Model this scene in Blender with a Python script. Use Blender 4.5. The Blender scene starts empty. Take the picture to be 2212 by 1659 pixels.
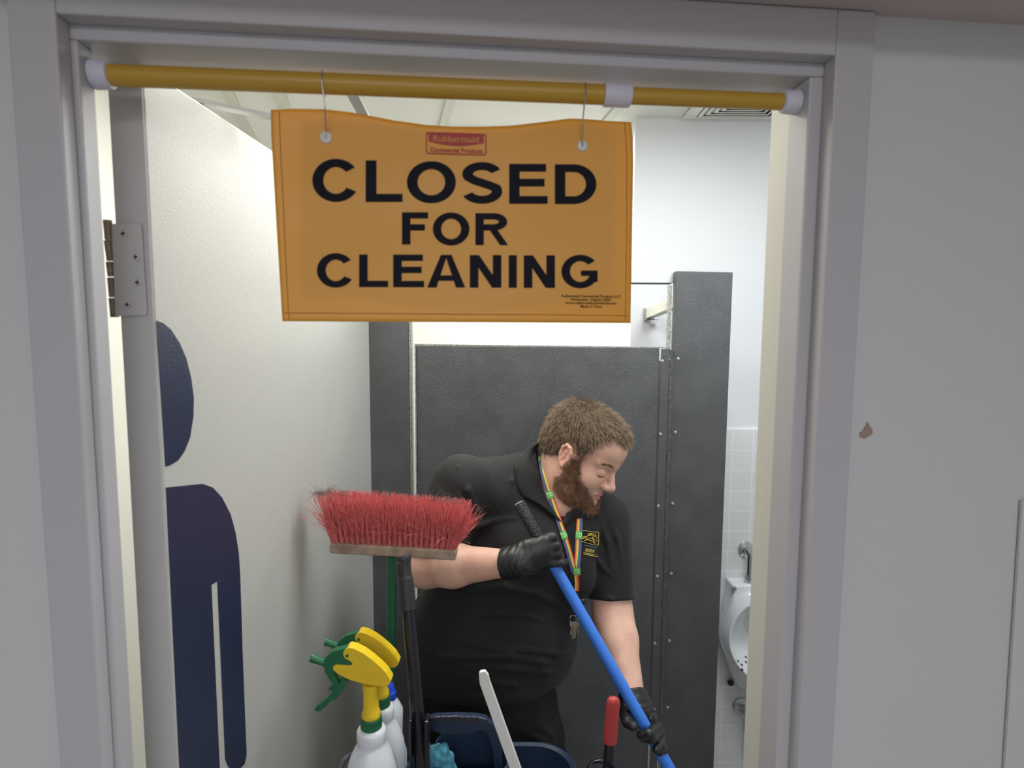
import bpy, math, random
import numpy as np
from mathutils import Vector, Matrix
random.seed(7); RNG = np.random.default_rng(7)
SC = bpy.context.scene; COL = SC.collection
# ------------------------------------------------------------------ camera, world, light, exposure
F = 1290.0; TILT = math.radians(5.36); ROLL = .005
_f = np.array([0, math.cos(TILT), -math.sin(TILT)]); _r = np.array([1., 0, 0]); _u = np.cross(_r, _f)
_R = math.cos(ROLL)*_r+math.sin(ROLL)*_u; _U = -math.sin(ROLL)*_r+math.cos(ROLL)*_u
CAM = np.array([0, 0, 1.7])
cd = bpy.data.cameras.new('camera'); cam = bpy.data.objects.new('camera', cd); COL.objects.link(cam)
m = Matrix.Identity(4)
for i in range(3):
    m[i][0] = _R[i]; m[i][1] = _U[i]; m[i][2] = -_f[i]; m[i][3] = CAM[i]
cam.matrix_world = m
cd.sensor_width = 36; cd.lens = F/2212*36; cd.clip_start = .02
cd.dof.use_dof = True; cd.dof.focus_distance = 1.36; cd.dof.aperture_fstop = 4.4
SC.camera = cam
SC.view_settings.view_transform = 'Standard'; SC.view_settings.look = 'None'
SC.view_settings.gamma = 1; SC.view_settings.use_curve_mapping = False
SC.view_settings.exposure = 0.0
w = bpy.data.worlds.new('world'); SC.world = w; w.use_nodes = True
w.node_tree.nodes['Background'].inputs[0].default_value = (.9, .93, 1, 1)
w.node_tree.nodes['Background'].inputs[1].default_value = .25

def area(name, loc, size, power, color, rot=(0, 0, 0)):
    l = bpy.data.lights.new(name, 'AREA'); l.shape = 'RECTANGLE'; l.size, l.size_y = size; l.energy = power; l.color = color
    o = bpy.data.objects.new(name, l); COL.objects.link(o); o.location = loc; o.rotation_euler = rot
    return o
area('room_light_left', (-.40, 1.35, 2.395), (.5, .5), 9.5, (1, .965, .88))
area('room_light_right', (.62, 1.22, 2.395), (.5, .5), 15, (.93, .97, 1))
area('stall_light', (.05, 2.6, 2.40), (.55, .55), 11, (.98, .98, .95))
area('corridor_light', (.1, -1.6, 2.47), (1.6, .6), 41, (.95, .94, 1.0))

# ------------------------------------------------------------------ pixel rays -> places in the room
def ray(x, y): return _f+(x-1106)/F*_R+(829.5-y)/F*_U
def on(x, y, P, n):
    d = ray(x, y); return CAM+d*(np.dot(np.asarray(P, float)-CAM, n)/np.dot(d, n))
def at(x, y, Y): return on(x, y, (0, Y, 0), np.array([0, 1., 0]))
def atz(x, y, z): return on(x, y, (0, 0, z), np.array([0, 0, 1.]))
PH = math.radians(5.8); WE = np.array([math.cos(PH), math.sin(PH), 0]); WN = np.array([-math.sin(PH), math.cos(PH), 0]); WP = np.array([0, .72, 0])
ZZ = np.array([0, 0, 1.])
def W(s, wd, z): return WP+WE*s+WN*wd+ZZ*z
def onw(x, y, wd): return on(x, y, WP+WN*wd, WN)

# ------------------------------------------------------------------ materials
MATS = {}
def mat(name, col, rough=.5, metal=0., bump=0., bscale=50., spec=.5, tex='noise', var=0., vscale=8., emit=None, trans=0., coat=0., sss=0.):
    if name in MATS: return MATS[name]
    mt = bpy.data.materials.new(name); mt.use_nodes = True; nt = mt.node_tree; b = nt.nodes['Principled BSDF']
    b.inputs['Base Color'].default_value = (*col, 1); b.inputs['Roughness'].default_value = rough; b.inputs['Metallic'].default_value = metal
    b.inputs['Specular IOR Level'].default_value = spec; b.inputs['Coat Weight'].default_value = coat
    if sss: b.inputs['Subsurface Weight'].default_value = sss; b.inputs['Subsurface Radius'].default_value = (.01, .004, .002); b.inputs['Subsurface Scale'].default_value = 1
    if trans: b.inputs['Transmission Weight'].default_value = trans
    tc = nt.nodes.new('ShaderNodeTexCoord')
    if bump:
        if tex == 'noise': t = nt.nodes.new('ShaderNodeTexNoise'); t.inputs['Detail'].default_value = 3; out = t.outputs[0]
        else: t = nt.nodes.new('ShaderNodeTexVoronoi'); t.feature = 'SMOOTH_F1'; out = t.outputs['Distance']
        t.inputs['Scale'].default_value = bscale; nt.links.new(tc.outputs['Object'], t.inputs['Vector'])
        bp = nt.nodes.new('ShaderNodeBump'); bp.inputs['Strength'].default_value = bump; bp.inputs['Distance'].default_value = .002 if tex == 'noise' else .004
        nt.links.new(out, bp.inputs['Height']); nt.links.new(bp.outputs[0], b.inputs['Normal'])
    if var:
        t = nt.nodes.new('ShaderNodeTexNoise'); t.inputs['Scale'].default_value = vscale; t.inputs['Detail'].default_value = 4
        nt.links.new(tc.outputs['Object'], t.inputs['Vector'])
        r = nt.nodes.new('ShaderNodeValToRGB'); r.color_ramp.elements[0].position = .35; r.color_ramp.elements[1].position = .65
        r.color_ramp.elements[0].color = (*[c*(1-var) for c in col], 1); r.color_ramp.elements[1].color = (*[min(1, c*(1+var)) for c in col], 1)
        nt.links.new(t.outputs[0], r.inputs[0]); nt.links.new(r.outputs[0], b.inputs['Base Color'])
    if emit:
        b.inputs['Emission Color'].default_value = (*emit[0], 1); b.inputs['Emission Strength'].default_value = emit[1]
    MATS[name] = mt; return mt
M_frame = mat('frame_paint', (.50, .49, .505), .45, bump=.05, bscale=60)
M_wall = mat('corridor_paint', (.60, .60, .60), .6, bump=.06, bscale=90)
M_soff = mat('soffit_paint', (.60, .52, .50), .7, bump=.05)
M_room = mat('room_paint', (.82, .82, .77), .45, bump=.10, bscale=120)
M_coollit = mat('cool_lit_paint', (.78, .80, .82), .5, bump=.05, bscale=120)  # right-hand room walls: whiter, cooler light there put into the wall colour
M_ceil = mat('ceiling_tile', (.78, .78, .72), .8, bump=.15, bscale=220)
M_tbar = mat('ceiling_grid', (.62, .63, .54), .6)
M_door = mat('door_paint', (.58, .585, .545), .30, bump=.30, bscale=420, spec=.5)
M_dooredge = mat('door_edge_paint', (.50, .49, .48), .5)
M_navy = mat('navy_vinyl', (.020, .029, .070), .36, bump=.35, bscale=420, spec=.6)
M_brass = mat('worn_hinge_brass', (.30, .24, .19), .5, .7, var=.3, vscale=60)
M_dark = mat('dark_gap', (.03, .025, .025), .7)
M_part = mat('hammered_grey_enamel', (.070, .073, .077), .33, bump=1., bscale=420, spec=.6, var=.12, vscale=14)
M_partedge = mat('worn_steel_edge', (.35, .35, .33), .4, .6, var=.4, vscale=200)
M_rivet = mat('rivet_steel', (.42, .44, .43), .4, .5)
M_alu = mat('rail_aluminium', (.56, .58, .58), .4, .3)
M_chrome = mat('chrome', (.55, .56, .56), .18, 1.)
M_porc = mat('porcelain', (.86, .89, .91), .12, coat=.5)
M_yel = mat('yellow_plastic_tube', (.52, .31, .035), .4)
M_wplastic = mat('white_plastic', (.66, .65, .73), .45)
M_black = mat('black_plastic', (.010, .010, .014), .22)
M_rubber = mat('black_rubber', (.022, .023, .025), .55)
M_ink = mat('black_ink', (.006, .006, .012), .6, spec=.15)
M_redink = mat('red_ink', (.45, .03, .035), .5)
M_shirt = mat('black_polo_fabric', (.009, .009, .009), .75, bump=.5, bscale=900, spec=.35)
M_shirt.node_tree.nodes['Principled BSDF'].inputs['Sheen Weight'].default_value = .05
M_pants = mat('black_trouser_fabric', (.020, .020, .021), .85, bump=.5, bscale=700, spec=.25)
M_glove = mat('black_nitrile', (.014, .014, .015), .42, bump=.35, bscale=260)
M_shoe = mat('black_leather', (.01, .01, .01), .5)
M_blue = mat('blue_handle_paint', (.045, .20, .72), .42, bump=.25, bscale=500)
M_grip = mat('dark_rubber_grip', (.03, .034, .038), .4, bump=1., bscale=420, tex='voronoi')
M_green = mat('green_painted_metal', (.012, .10, .045), .25)
M_greenp = mat('green_plastic', (.012, .13, .05), .38)
M_yelp = mat('yellow_plastic', (.80, .56, .02), .3)
M_bottle = mat('milky_plastic', (.70, .73, .76), .35, bump=.1, bscale=30)
M_bluecap = mat('blue_plastic', (.02, .07, .62), .35)
M_cart = mat('navy_cart_plastic', (.012, .026, .055), .38, bump=.15, bscale=120)
M_cart2 = mat('slate_plastic', (.06, .068, .08), .45)
M_cloth = mat('teal_cloth', (.09, .36, .47), .95, bump=.6, bscale=500)
M_wstick = mat('cream_plastic', (.74, .73, .69), .4)
M_redg = mat('red_vinyl', (.42, .045, .045), .42, bump=.2, bscale=60)
M_bris = mat('red_bristle', (.78, .19, .19), .45, var=.18, vscale=120)
M_wood = mat('weathered_wood', (.32, .24, .18), .75, bump=.5, bscale=80, var=.3, vscale=30)
M_lint = mat('grey_lint', (.16, .13, .10), .9)
M_gold = mat('gold_embroidery', (.72, .55, .10), .6)
M_keys = mat('key_brass', (.5, .42, .28), .3, .9)
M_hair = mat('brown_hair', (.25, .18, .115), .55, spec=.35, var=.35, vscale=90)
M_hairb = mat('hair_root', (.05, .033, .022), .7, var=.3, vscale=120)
M_beard = mat('beard_hair', (.27, .15, .085), .55, spec=.3, var=.4, vscale=90)
M_beardb = mat('beard_root', (.36, .21, .15), .7, var=.35, vscale=260)
M_lips = mat('lips', (.50, .23, .20), .5)
M_light = mat('light_diffuser', (.9, .9, .85), .5, emit=((1, .96, .86), 4))
M_floor = mat('floor_vinyl', (.30, .29, .27), .4, var=.15)
M_grout = None
def brick_mat():
    mt = bpy.data.materials.new('white_wall_tile'); mt.use_nodes = True; nt = mt.node_tree; b = nt.nodes['Principled BSDF']
    tc = nt.nodes.new('ShaderNodeTexCoord'); mp = nt.nodes.new('ShaderNodeMapping'); mp.inputs['Rotation'].default_value = (math.radians(90), 0, 0)
    t = nt.nodes.new('ShaderNodeTexBrick'); t.offset = 0; t.squash = 1
    t.inputs['Color1'].default_value = (.82, .83, .83, 1); t.inputs['Color2'].default_value = (.79, .80, .80, 1); t.inputs['Mortar'].default_value = (.92, .92, .92, 1)
    t.inputs['Scale'].default_value = 1; t.inputs['Brick Width'].default_value = .0763; t.inputs['Row Height'].default_value = .0763; t.inputs['Mortar Size'].default_value = .0025
    nt.links.new(tc.outputs['Object'], mp.inputs[0]); nt.links.new(mp.outputs[0], t.inputs[0]); nt.links.new(t.outputs[0], b.inputs['Base Color'])
    bp = nt.nodes.new('ShaderNodeBump'); bp.inputs['Strength'].default_value = .4; bp.inputs['Distance'].default_value = .002; bp.invert = True
    nt.links.new(t.outputs['Fac'], bp.inputs['Height']); nt.links.new(bp.outputs[0], b.inputs['Normal']); b.inputs['Roughness'].default_value = .3
    return mt
M_tile = brick_mat()
def skin_mat():
    mt = mat('skin', (.66, .40, .30), .5, bump=.25, bscale=350, var=.10, vscale=25, spec=.4, sss=.12)
    return mt
M_skin = skin_mat()
def sign_mat():
    mt = bpy.data.materials.new('orange_sign_vinyl'); mt.use_nodes = True; nt = mt.node_tree; b = nt.nodes['Principled BSDF']; out = nt.nodes['Material Output']
    b.inputs['Base Color'].default_value = (.86, .44, .062, 1); b.inputs['Roughness'].default_value = .45
    tr = nt.nodes.new('ShaderNodeBsdfTranslucent'); tr.inputs[0].default_value = (.95, .55, .10, 1)
    mx = nt.nodes.new('ShaderNodeMixShader'); mx.inputs[0].default_value = .16
    nt.links.new(b.outputs[0], mx.inputs[1]); nt.links.new(tr.outputs[0], mx.inputs[2]); nt.links.new(mx.outputs[0], out.inputs[0])
    return mt
M_sign = sign_mat()

# ------------------------------------------------------------------ object helpers
def V(a): return tuple(float(x) for x in a)
def link(name, me, mats, parent=None, smooth=False):
    o = bpy.data.objects.new(name, me); COL.objects.link(o)
    for x in (mats if isinstance(mats, (list, tuple)) else [mats]): me.materials.append(x)
    if smooth:
        me.polygons.foreach_set('use_smooth', [True]*len(me.polygons))
    if parent is not None:
        o.parent = parent
        L = parent
        T = Matrix.Translation(parent['_w']) if '_w' in parent else Matrix.Identity(4)
        o.matrix_parent_inverse = T.inverted()
    return o
def tag(o, label=None, cat=None, group=None, kind=None):
    if label: o['label'] = label
    if cat: o['category'] = cat
    if group: o['group'] = group
    if kind: o['kind'] = kind
    return o
def thing(name, loc, label, cat, group=None, kind=None):
    o = bpy.data.objects.new(name, None); COL.objects.link(o); o.location = V(loc); o['_w'] = V(loc); o.empty_display_size = .05
    return tag(o, label, cat, group, kind)
class MB:
    def __init__(s): s.v = []; s.f = []; s.m = []; s.mi = 0
    def add(s, vs, fs):
        b = len(s.v); s.v += [V(x) for x in vs]; s.f += [tuple(b+i for i in f) for f in fs]; s.m += [s.mi]*len(fs); return s
    def hexa(s, p):  # 8 pts: bottom 4 ccw, top 4 ccw
        return s.add(p, [(3, 2, 1, 0), (4, 5, 6, 7), (0, 1, 5, 4), (1, 2, 6, 5), (2, 3, 7, 6), (3, 0, 4, 7)])
    def box(s, a, b):
        x0, y0, z0 = a; x1, y1, z1 = b
        return s.hexa([(x0, y0, z0), (x1, y0, z0), (x1, y1, z0), (x0, y1, z0), (x0, y0, z1), (x1, y0, z1), (x1, y1, z1), (x0, y1, z1)])
    def wbox(s, s0, s1, w0, w1, z0, z1):
        return s.hexa([W(s0, w0, z0), W(s1, w0, z0), W(s1, w1, z0), W(s0, w1, z0), W(s0, w0, z1), W(s1, w0, z1), W(s1, w1, z1), W(s0, w1, z1)])
    def bar(s, a, b, wd, th, up=(0, 0, 1)):
        a = np.asarray(a, float); b = np.asarray(b, float); d = b-a; d /= np.linalg.norm(d); sd = np.cross(d, up); sd /= np.linalg.norm(sd); u = np.cross(sd, d)
        c = []
        for p in (a, b):
            for i, j in ((-1, -1), (1, -1), (1, 1), (-1, 1)): c.append(p+sd*wd/2*i+u*th/2*j)
        return s.add(c, [(3, 2, 1, 0), (4, 5, 6, 7), (0, 1, 5, 4), (1, 2, 6, 5), (2, 3, 7, 6), (3, 0, 4, 7)])
    def tube(s, pts, r, n=12, caps=True, flat=None):
        pts = [np.asarray(p, float) for p in pts]; k = len(pts); r = [r]*k if np.isscalar(r) else list(r)
        vs = []; fs = []; d0 = pts[1]-pts[0]; ref = np.array([0, 0, 1.]) if abs(d0[2]) < .9*np.linalg.norm(d0) else np.array([0, 1., 0])
        for i, p in enumerate(pts):
            d = (pts[min(i+1, k-1)]-pts[max(i-1, 0)]); L = np.linalg.norm(d); d = d/L if L > 0 else d0
            a = np.cross(d, ref); a /= np.linalg.norm(a); ref = np.cross(a, d); ref /= np.linalg.norm(ref)
            for j in range(n):
                t = 2*math.pi*j/n; vs.append(p+r[i]*(math.cos(t)*a+math.sin(t)*ref*(flat or 1)))
        for i in range(k-1):
            for j in range(n):
                j2 = (j+1) % n; fs.append((i*n+j, i*n+j2, (i+1)*n+j2, (i+1)*n+j))
        if caps: fs.append(tuple(range(n-1, -1, -1))); fs.append(tuple((k-1)*n+j for j in range(n)))
        return s.add(vs, fs)
    def lathe(s, prof, c, axis=(0, 0, 1), n=32, caps=True):  # prof: (dist along axis, radius)
        c = np.asarray(c, float); ax = np.asarray(axis, float); ax = ax/np.linalg.norm(ax)
        return s.tube2([c+ax*h for h, _ in prof], [r for _, r in prof], ax, n, caps)
    def tube2(s, ps, rs, ax, n, caps):
        ref = np.array([0, 0, 1.]) if abs(ax[2]) < .9 else np.array([0, 1., 0]); a = np.cross(ax, ref); a /= np.linalg.norm(a); b = np.cross(ax, a)
        vs = []; fs = []; k = len(ps)
        for p, r in zip(ps, rs):
            for j in range(n): t = 2*math.pi*j/n; vs.append(p+r*(math.cos(t)*a+math.sin(t)*b))
        for i in range(k-1):
            for j in range(n):
                j2 = (j+1) % n; fs.append((i*n+j, i*n+j2, (i+1)*n+j2, (i+1)*n+j))
        if caps: fs.append(tuple(range(n-1, -1, -1))); fs.append(tuple((k-1)*n+j for j in range(n)))
        return s.add(vs, fs)
    def prism(s, poly, off):
        n = len(poly); off = np.asarray(off, float); p = [np.asarray(q, float) for q in poly]
        return s.add(p+[q+off for q in p], [tuple(range(n)), tuple(range(2*n-1, n-1, -1))]+[(i, (i+1) % n+0, (i+1) % n+n, i+n)[::-1] for i in range(n)])
    def build(s, name, mats, parent=None, smooth=False, bevel=0, seg=2, autos=True):
        me = bpy.data.meshes.new(name); me.from_pydata(s.v, [], s.f); me.polygons.foreach_set('material_index', s.m); me.update()
        import bmesh
        bm = bmesh.new(); bm.from_mesh(me); bmesh.ops.recalc_face_normals(bm, faces=bm.faces); bm.to_mesh(me); bm.free()
        o = link(name, me, mats, parent, smooth)
        if smooth and autos:
            for e in me.edges: pass
            try: me.set_sharp_from_angle(angle=math.radians(40))
            except Exception: pass
        if bevel:
            b = o.modifiers.new('bevel', 'BEVEL'); b.width = bevel; b.segments = seg; b.limit_method = 'ANGLE'
        return o

# ------------------------------------------------------------------ SDF modelling
def ell(c, r, R=None):
    c = np.asarray(c, float); r = np.asarray(r, float)
    def f(p):
        q = p-c
        if R is not None: q = q@R
        k0 = np.sqrt(((q/r)**2).sum(1)); k1 = np.sqrt(((q/r**2)**2).sum(1))+1e-9
        return k0*(k0-1)/k1
    return f
def sph(c, r): 
    c = np.asarray(c, float); return lambda p: np.sqrt(((p-c)**2).sum(1))-r
def cap(a, b, ra, rb=None):
    a = np.asarray(a, float); b = np.asarray(b, float); rb = ra if rb is None else rb; ba = b-a; L = ba@ba
    def f(p):
        pa = p-a; h = np.clip(pa@ba/L, 0, 1); return np.sqrt(((pa-h[:, None]*ba)**2).sum(1))-(ra+(rb-ra)*h)
    return f
def chain(pts, rs, k=.003):
    fs = [cap(pts[i], pts[i+1], rs[i], rs[i+1]) for i in range(len(pts)-1)]
    return uni(fs, k)
def smin(a, b, k):
    h = np.clip(.5+.5*(b-a)/k, 0, 1); return b*(1-h)+a*h-k*h*(1-h)
def uni(fs, k=.01):
    def f(p):
        d = fs[0](p)
        for g in fs[1:]: d = smin(d, g(p), k)
        return d
    return f
def sub(f, g, k=.004): return lambda p: -smin(-f(p), g(p), k)
def inter(f, g, k=.002): return lambda p: -smin(-f(p), -g(p), k)
def half(c, n):
    c = np.asarray(c, float); n = np.asarray(n, float); n = n/np.linalg.norm(n); return lambda p: (p-c)@n
def grad(f, p, e=.0007):
    g = np.zeros_like(p)
    for i in range(3):
        d = np.zeros(3); d[i] = e; g[:, i] = (f(p+d)-f(p-d))/(2*e)
    return g
def mesh_sdf(f, lo, hi, h, B=8, newton=2):
    lo = np.asarray(lo, float); hi = np.asarray(hi, float); nb = np.ceil((hi-lo)/(h*B)).astype(int); n = nb*B
    ci = np.stack(np.meshgrid(*[np.arange(k) for k in nb], indexing='ij'), -1).reshape(-1, 3)
    cc = lo+(ci+.5-.5/B)*B*h; cdv = f(cc)
    D = np.repeat(np.repeat(np.repeat(cdv.reshape(nb).astype(np.float32), B, 0), B, 1), B, 2)
    act = ci[np.abs(cdv) < B*h*1.9]
    sub_i = np.stack(np.meshgrid(*[np.arange(B)]*3, indexing='ij'), -1).reshape(-1, 3)
    for s in range(0, len(act), 400):
        a = act[s:s+400]; idx = (a[:, None, :]*B+sub_i[None]).reshape(-1, 3)
        D[idx[:, 0], idx[:, 1], idx[:, 2]] = f(lo+idx*h)
    I = D < 0
    s8 = np.zeros(n-1, np.uint8)
    for dx in (0, 1):
        for dy in (0, 1):
            for dz in (0, 1): s8 += I[dx:n[0]-1+dx, dy:n[1]-1+dy, dz:n[2]-1+dz]
    cells = np.argwhere((s8 > 0) & (s8 < 8)); ids = np.full(n-1, -1, np.int32); ids[cells[:, 0], cells[:, 1], cells[:, 2]] = np.arange(len(cells))
    acc = np.zeros((len(cells), 3)); cnt = np.zeros(len(cells))
    cor = [(a, b, c) for a in (0, 1) for b in (0, 1) for c in (0, 1)]
    for a in cor:
        for ax in range(3):
            if a[ax] == 0:
                b = list(a); b[ax] = 1; A = cells+a; Bc = cells+b
                da = D[A[:, 0], A[:, 1], A[:, 2]]; db = D[Bc[:, 0], Bc[:, 1], Bc[:, 2]]; x = (da < 0) != (db < 0)
                t = np.where(x, da/(da-db+1e-12), 0); P = np.array(a)+(np.array(b)-np.array(a))*t[:, None]
                acc[x] += P[x]; cnt[x] += 1
    v = lo+(cells+acc/np.maximum(cnt, 1)[:, None])*h
    faces = []
    for ax in range(3):
        sl0 = [slice(None)]*3; sl1 = [slice(None)]*3; sl0[ax] = slice(0, -1); sl1[ax] = slice(1, None)
        e = np.argwhere(I[tuple(sl0)] != I[tuple(sl1)]); o1 = (ax+1) % 3; o2 = (ax+2) % 3
        e = e[(e[:, o1] > 0) & (e[:, o2] > 0) & (e[:, o1] < n[o1]-1) & (e[:, o2] < n[o2]-1)]
        def cid(d1, d2):
            q = e.copy(); q[:, o1] += d1; q[:, o2] += d2; return ids[q[:, 0], q[:, 1], q[:, 2]]
        q = np.stack([cid(-1, -1), cid(0, -1), cid(0, 0), cid(-1, 0)], 1)
        neg = I[e[:, 0], e[:, 1], e[:, 2]]; q[~neg] = q[~neg][:, ::-1]; q = q[(q >= 0).all(1)]; faces.append(q)
    faces = np.concatenate(faces)
    for _ in range(newton):
        g = grad(f, v); dv = f(v); st = g*(dv/np.maximum((g**2).sum(1), .2))[:, None]
        L = np.sqrt((st**2).sum(1)); st *= np.minimum(1, .6*h/np.maximum(L, 1e-9))[:, None]; v = v-st
    return v, faces
def sdf_obj(name, f, lo, hi, h, mats, parent=None, **k):
    v, q = mesh_sdf(f, lo, hi, h, **k)
    me = bpy.data.meshes.new(name); me.vertices.add(len(v)); me.vertices.foreach_set('co', v.astype(np.float32).ravel())
    me.loops.add(len(q)*4); me.loops.foreach_set('vertex_index', q.astype(np.int32).ravel())
    me.polygons.add(len(q)); me.polygons.foreach_set('loop_start', np.arange(0, len(q)*4, 4, dtype=np.int32))
    me.update(calc_edges=True); me.validate()
    return link(name, me, mats, parent, True)
def hit(f, x, y, t0=.6, t1=3., off=0.):
    d = ray(x, y); d = d/np.linalg.norm(d); t = t0
    for _ in range(160):
        v = float(f((CAM+d*t)[None])[0])-off
        if v < .0004: break
        t += max(v*.6, .0004)
        if t > t1: return None
    return CAM+d*t
# ------------------------------------------------------------------ the setting
SI0, SI1, ZT = -.489, .391, 2.03          # casing inner edges
SO0, SO1, ZO = -.537, .440, 2.083
b = MB(); b.wbox(-2.2, SO0+.01, .008, .115, 0, 2.6).wbox(SO1-.01, 2.2, .008, .115, 0, 2.6).wbox(SO0+.01, SO1-.01, .008, .115, ZO-.01, 2.6)
tag(b.build('wall_front', M_wall), kind='structure')
b = MB(); b.wbox(SO0, SI0, -.004, .02, 0, ZO).wbox(SI1, SO1, -.004, .02, 0, ZO).wbox(SI0, SI1, -.004, .02, ZT, ZO)
tag(b.build('trim_1', M_frame, bevel=.002), kind='structure')
JL, JR, ZH = -.482, .374, 2.0145                                    # inner frame steps in by this much
b = MB()
b.wbox(SO0+.01, JL, .02, .05, 0, ZH).wbox(JR, SO1-.01, .02, .067, 0, ZH).wbox(SO0+.01, SO1-.01, .02, .068, ZH, ZO-.01).wbox(SO0+.01, SO1-.01, .068, .115, ZH+.012, ZO-.01)
tag(b.build('trim_2', M_frame, bevel=.0025), kind='structure')
b = MB(); b.wbox(JR+.0015, SO1-.01, .067, .112, 0, ZH+.012); tag(b.build('trim_3', mat('room_lit_jamb_paint', (.66, .65, .58), .5)), kind='structure')  # deeper jamb strip, light falling from the room put into a paler colour
b = MB(); b.hexa([W(-2.2, .008, ZO+.001), W(-2.2, -.22, ZO+.001), W(2.2, -.22, ZO+.001), W(2.2, .008, ZO+.001), W(-2.2, .008, ZO+.05), W(-2.2, -.22, ZO+.05), W(2.2, -.22, ZO+.05), W(2.2, .008, ZO+.05)])
tag(b.build('ceiling_soffit', M_soff), kind='structure')
RX0, RX1, RY1, RZ = -1.15, 1.75, 2.16, 2.43
b = MB().box((-2.6, -2.2, -.05), (2.6, 3.1, 0)); tag(b.build('floor', M_floor), kind='structure')
b = MB().hexa([(-1.3, .63, RZ), (1.9, .93, RZ), (1.9, 3.1, RZ), (-1.3, 3.1, RZ), (-1.3, .63, RZ+.05), (1.9, .93, RZ+.05), (1.9, 3.1, RZ+.05), (-1.3, 3.1, RZ+.05)])
tag(b.build('ceiling', M_ceil), kind='structure')
b = MB().box((RX0-.05, .75, 0), (RX0, 3.1, RZ)); tag(b.build('wall_left', M_room), kind='structure')
b = MB().box((RX1, .95, 0), (RX1+.05, 3.1, RZ)); tag(b.build('wall_right', M_coollit), kind='structure')
xc = at(1373, 262, RY1)[0]
b = MB().box((xc, RY1, 0), (RX1, RY1+.05, RZ)); b.box((xc, RY1+.05, 0), (xc+.05, 3.02, RZ)); tag(b.build('wall_back', M_coollit), kind='structure')
b = MB().box((RX0, 3.0, 0), (xc, 3.05, RZ)); tag(b.build('wall_back_stall', M_room), kind='structure')
zt = at(1590, 926, RY1)[2]; xt = at(1578.5, 1000, RY1)[0]
me = MB().box((xc-xt, -.009, -zt), (RX1-xt, 0, 0)); o = me.build('wall_back_tiled', M_tile); o.location = (xt, RY1, zt); tag(o, kind='structure')
# corridor shell behind the camera
b = MB().box((-2.5, -2.1, 0), (2.5, -2.05, 2.6)); tag(b.build('wall_corridor', M_wall), kind='structure')
b = MB().box((-2.5, -2.1, 2.5), (2.5, .35, 2.55)); tag(b.build('ceiling_corridor', M_ceil), kind='structure')
b = MB().box((-2.25, -2.1, 0), (-2.2, .6, 2.5)); tag(b.build('wall_corridor_left', M_wall), kind='structure')
b = MB().box((2.15, -2.1, 0), (2.2, .98, 2.5)); tag(b.build('wall_corridor_right', M_wall), kind='structure')
# shallow ledge in the corridor wall at the right
q = [onw(2203, 1080, .006), onw(2165, 1659, .006), onw(2120, 2300, .006), onw(2420, 2300, .006), onw(2420, 1080, .006)]
b = MB().prism(q, -WN*.004); tag(b.build('trim_4', M_wall), kind='structure')
q = [onw(1873, 911, .0075), onw(1884, 930, .0075), onw(1883, 938, .0075), onw(1868, 947, .0075), onw(1858, 944, .0075), onw(1857, 934, .0075), onw(1864, 931, .0075), onw(1867, 922, .0075), onw(1871, 920, .0075)]
o = MB().prism(q, -WN*.0012).build('paint_chip', mat('bare_plaster', (.36, .25, .21), .9)); tag(o, 'small heart-shaped brown patch of chipped paint on the grey wall right of the door frame', 'paint chip')

# ceiling grid and fittings
for (x0, y0, x1, y1, wd) in [(478, 175, 562, 338, .03), (593, 175, 640, 300, .03), (981, 190, 950, 300, .03), (1352, 215, 1290, 285, .03)]:
    a = atz(x0, y0, RZ-.004); c = atz(x1, y1, RZ-.004); d = (c-a)/np.linalg.norm(c-a)
    c = a+d*min(np.linalg.norm(c-a), ((2.97 if c[0] < .4 else 2.13)-a[1])/d[1])
    tag(MB().bar(a-d*.5, c, wd, .006).build('trim_5', M_tbar), kind='structure')
lt = thing('ceiling_light', (-.46, 1.56, RZ), 'bright recessed ceiling light panel showing above the yellow rod, left half', 'ceiling light')
xl0 = atz(605, 152, RZ)[0]; xl1 = atz(965, 168, RZ)[0]; xm = atz(749, 158, RZ)[0]
fr = MB()
for a in ((xl0-.02, 1.16), (xm-.006, 1.16), (xl1, 1.16)): fr.box((a[0], 1.16, RZ-.022), (a[0]+(.012 if a[0] == xm-.006 else .02), 1.80, RZ-.001))
fr.box((xl0, 1.14, RZ-.022), (xl1, 1.16, RZ-.001)).box((xl0, 1.78, RZ-.022), (xl1, 1.80, RZ-.001)).build('frame', M_tbar, lt)
MB().box((xl0, 1.16, RZ-.016), (xm-.006, 1.78, RZ-.004)).build('diffuser', M_light, lt)
MB().box((xm+.006, 1.16, RZ-.016), (xl1, 1.78, RZ-.004)).build('diffuser', M_light, lt)
lt2 = thing('ceiling_light', (.05, 2.6, RZ), 'ceiling light panel above the toilet stall, hidden behind the orange sign', 'ceiling light')
MB().box((-.25, 2.30, RZ-.016), (.35, 2.90, RZ-.004)).build('diffuser', M_light, lt2)
fr = MB(); fr.box((-.27, 2.28, RZ-.02), (-.25, 2.92, RZ-.001)).box((.35, 2.28, RZ-.02), (.37, 2.92, RZ-.001)).box((-.25, 2.28, RZ-.02), (.35, 2.30, RZ-.001)).box((-.25, 2.90, RZ-.02), (.35, 2.92, RZ-.001)).build('frame', M_tbar, lt2)
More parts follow.
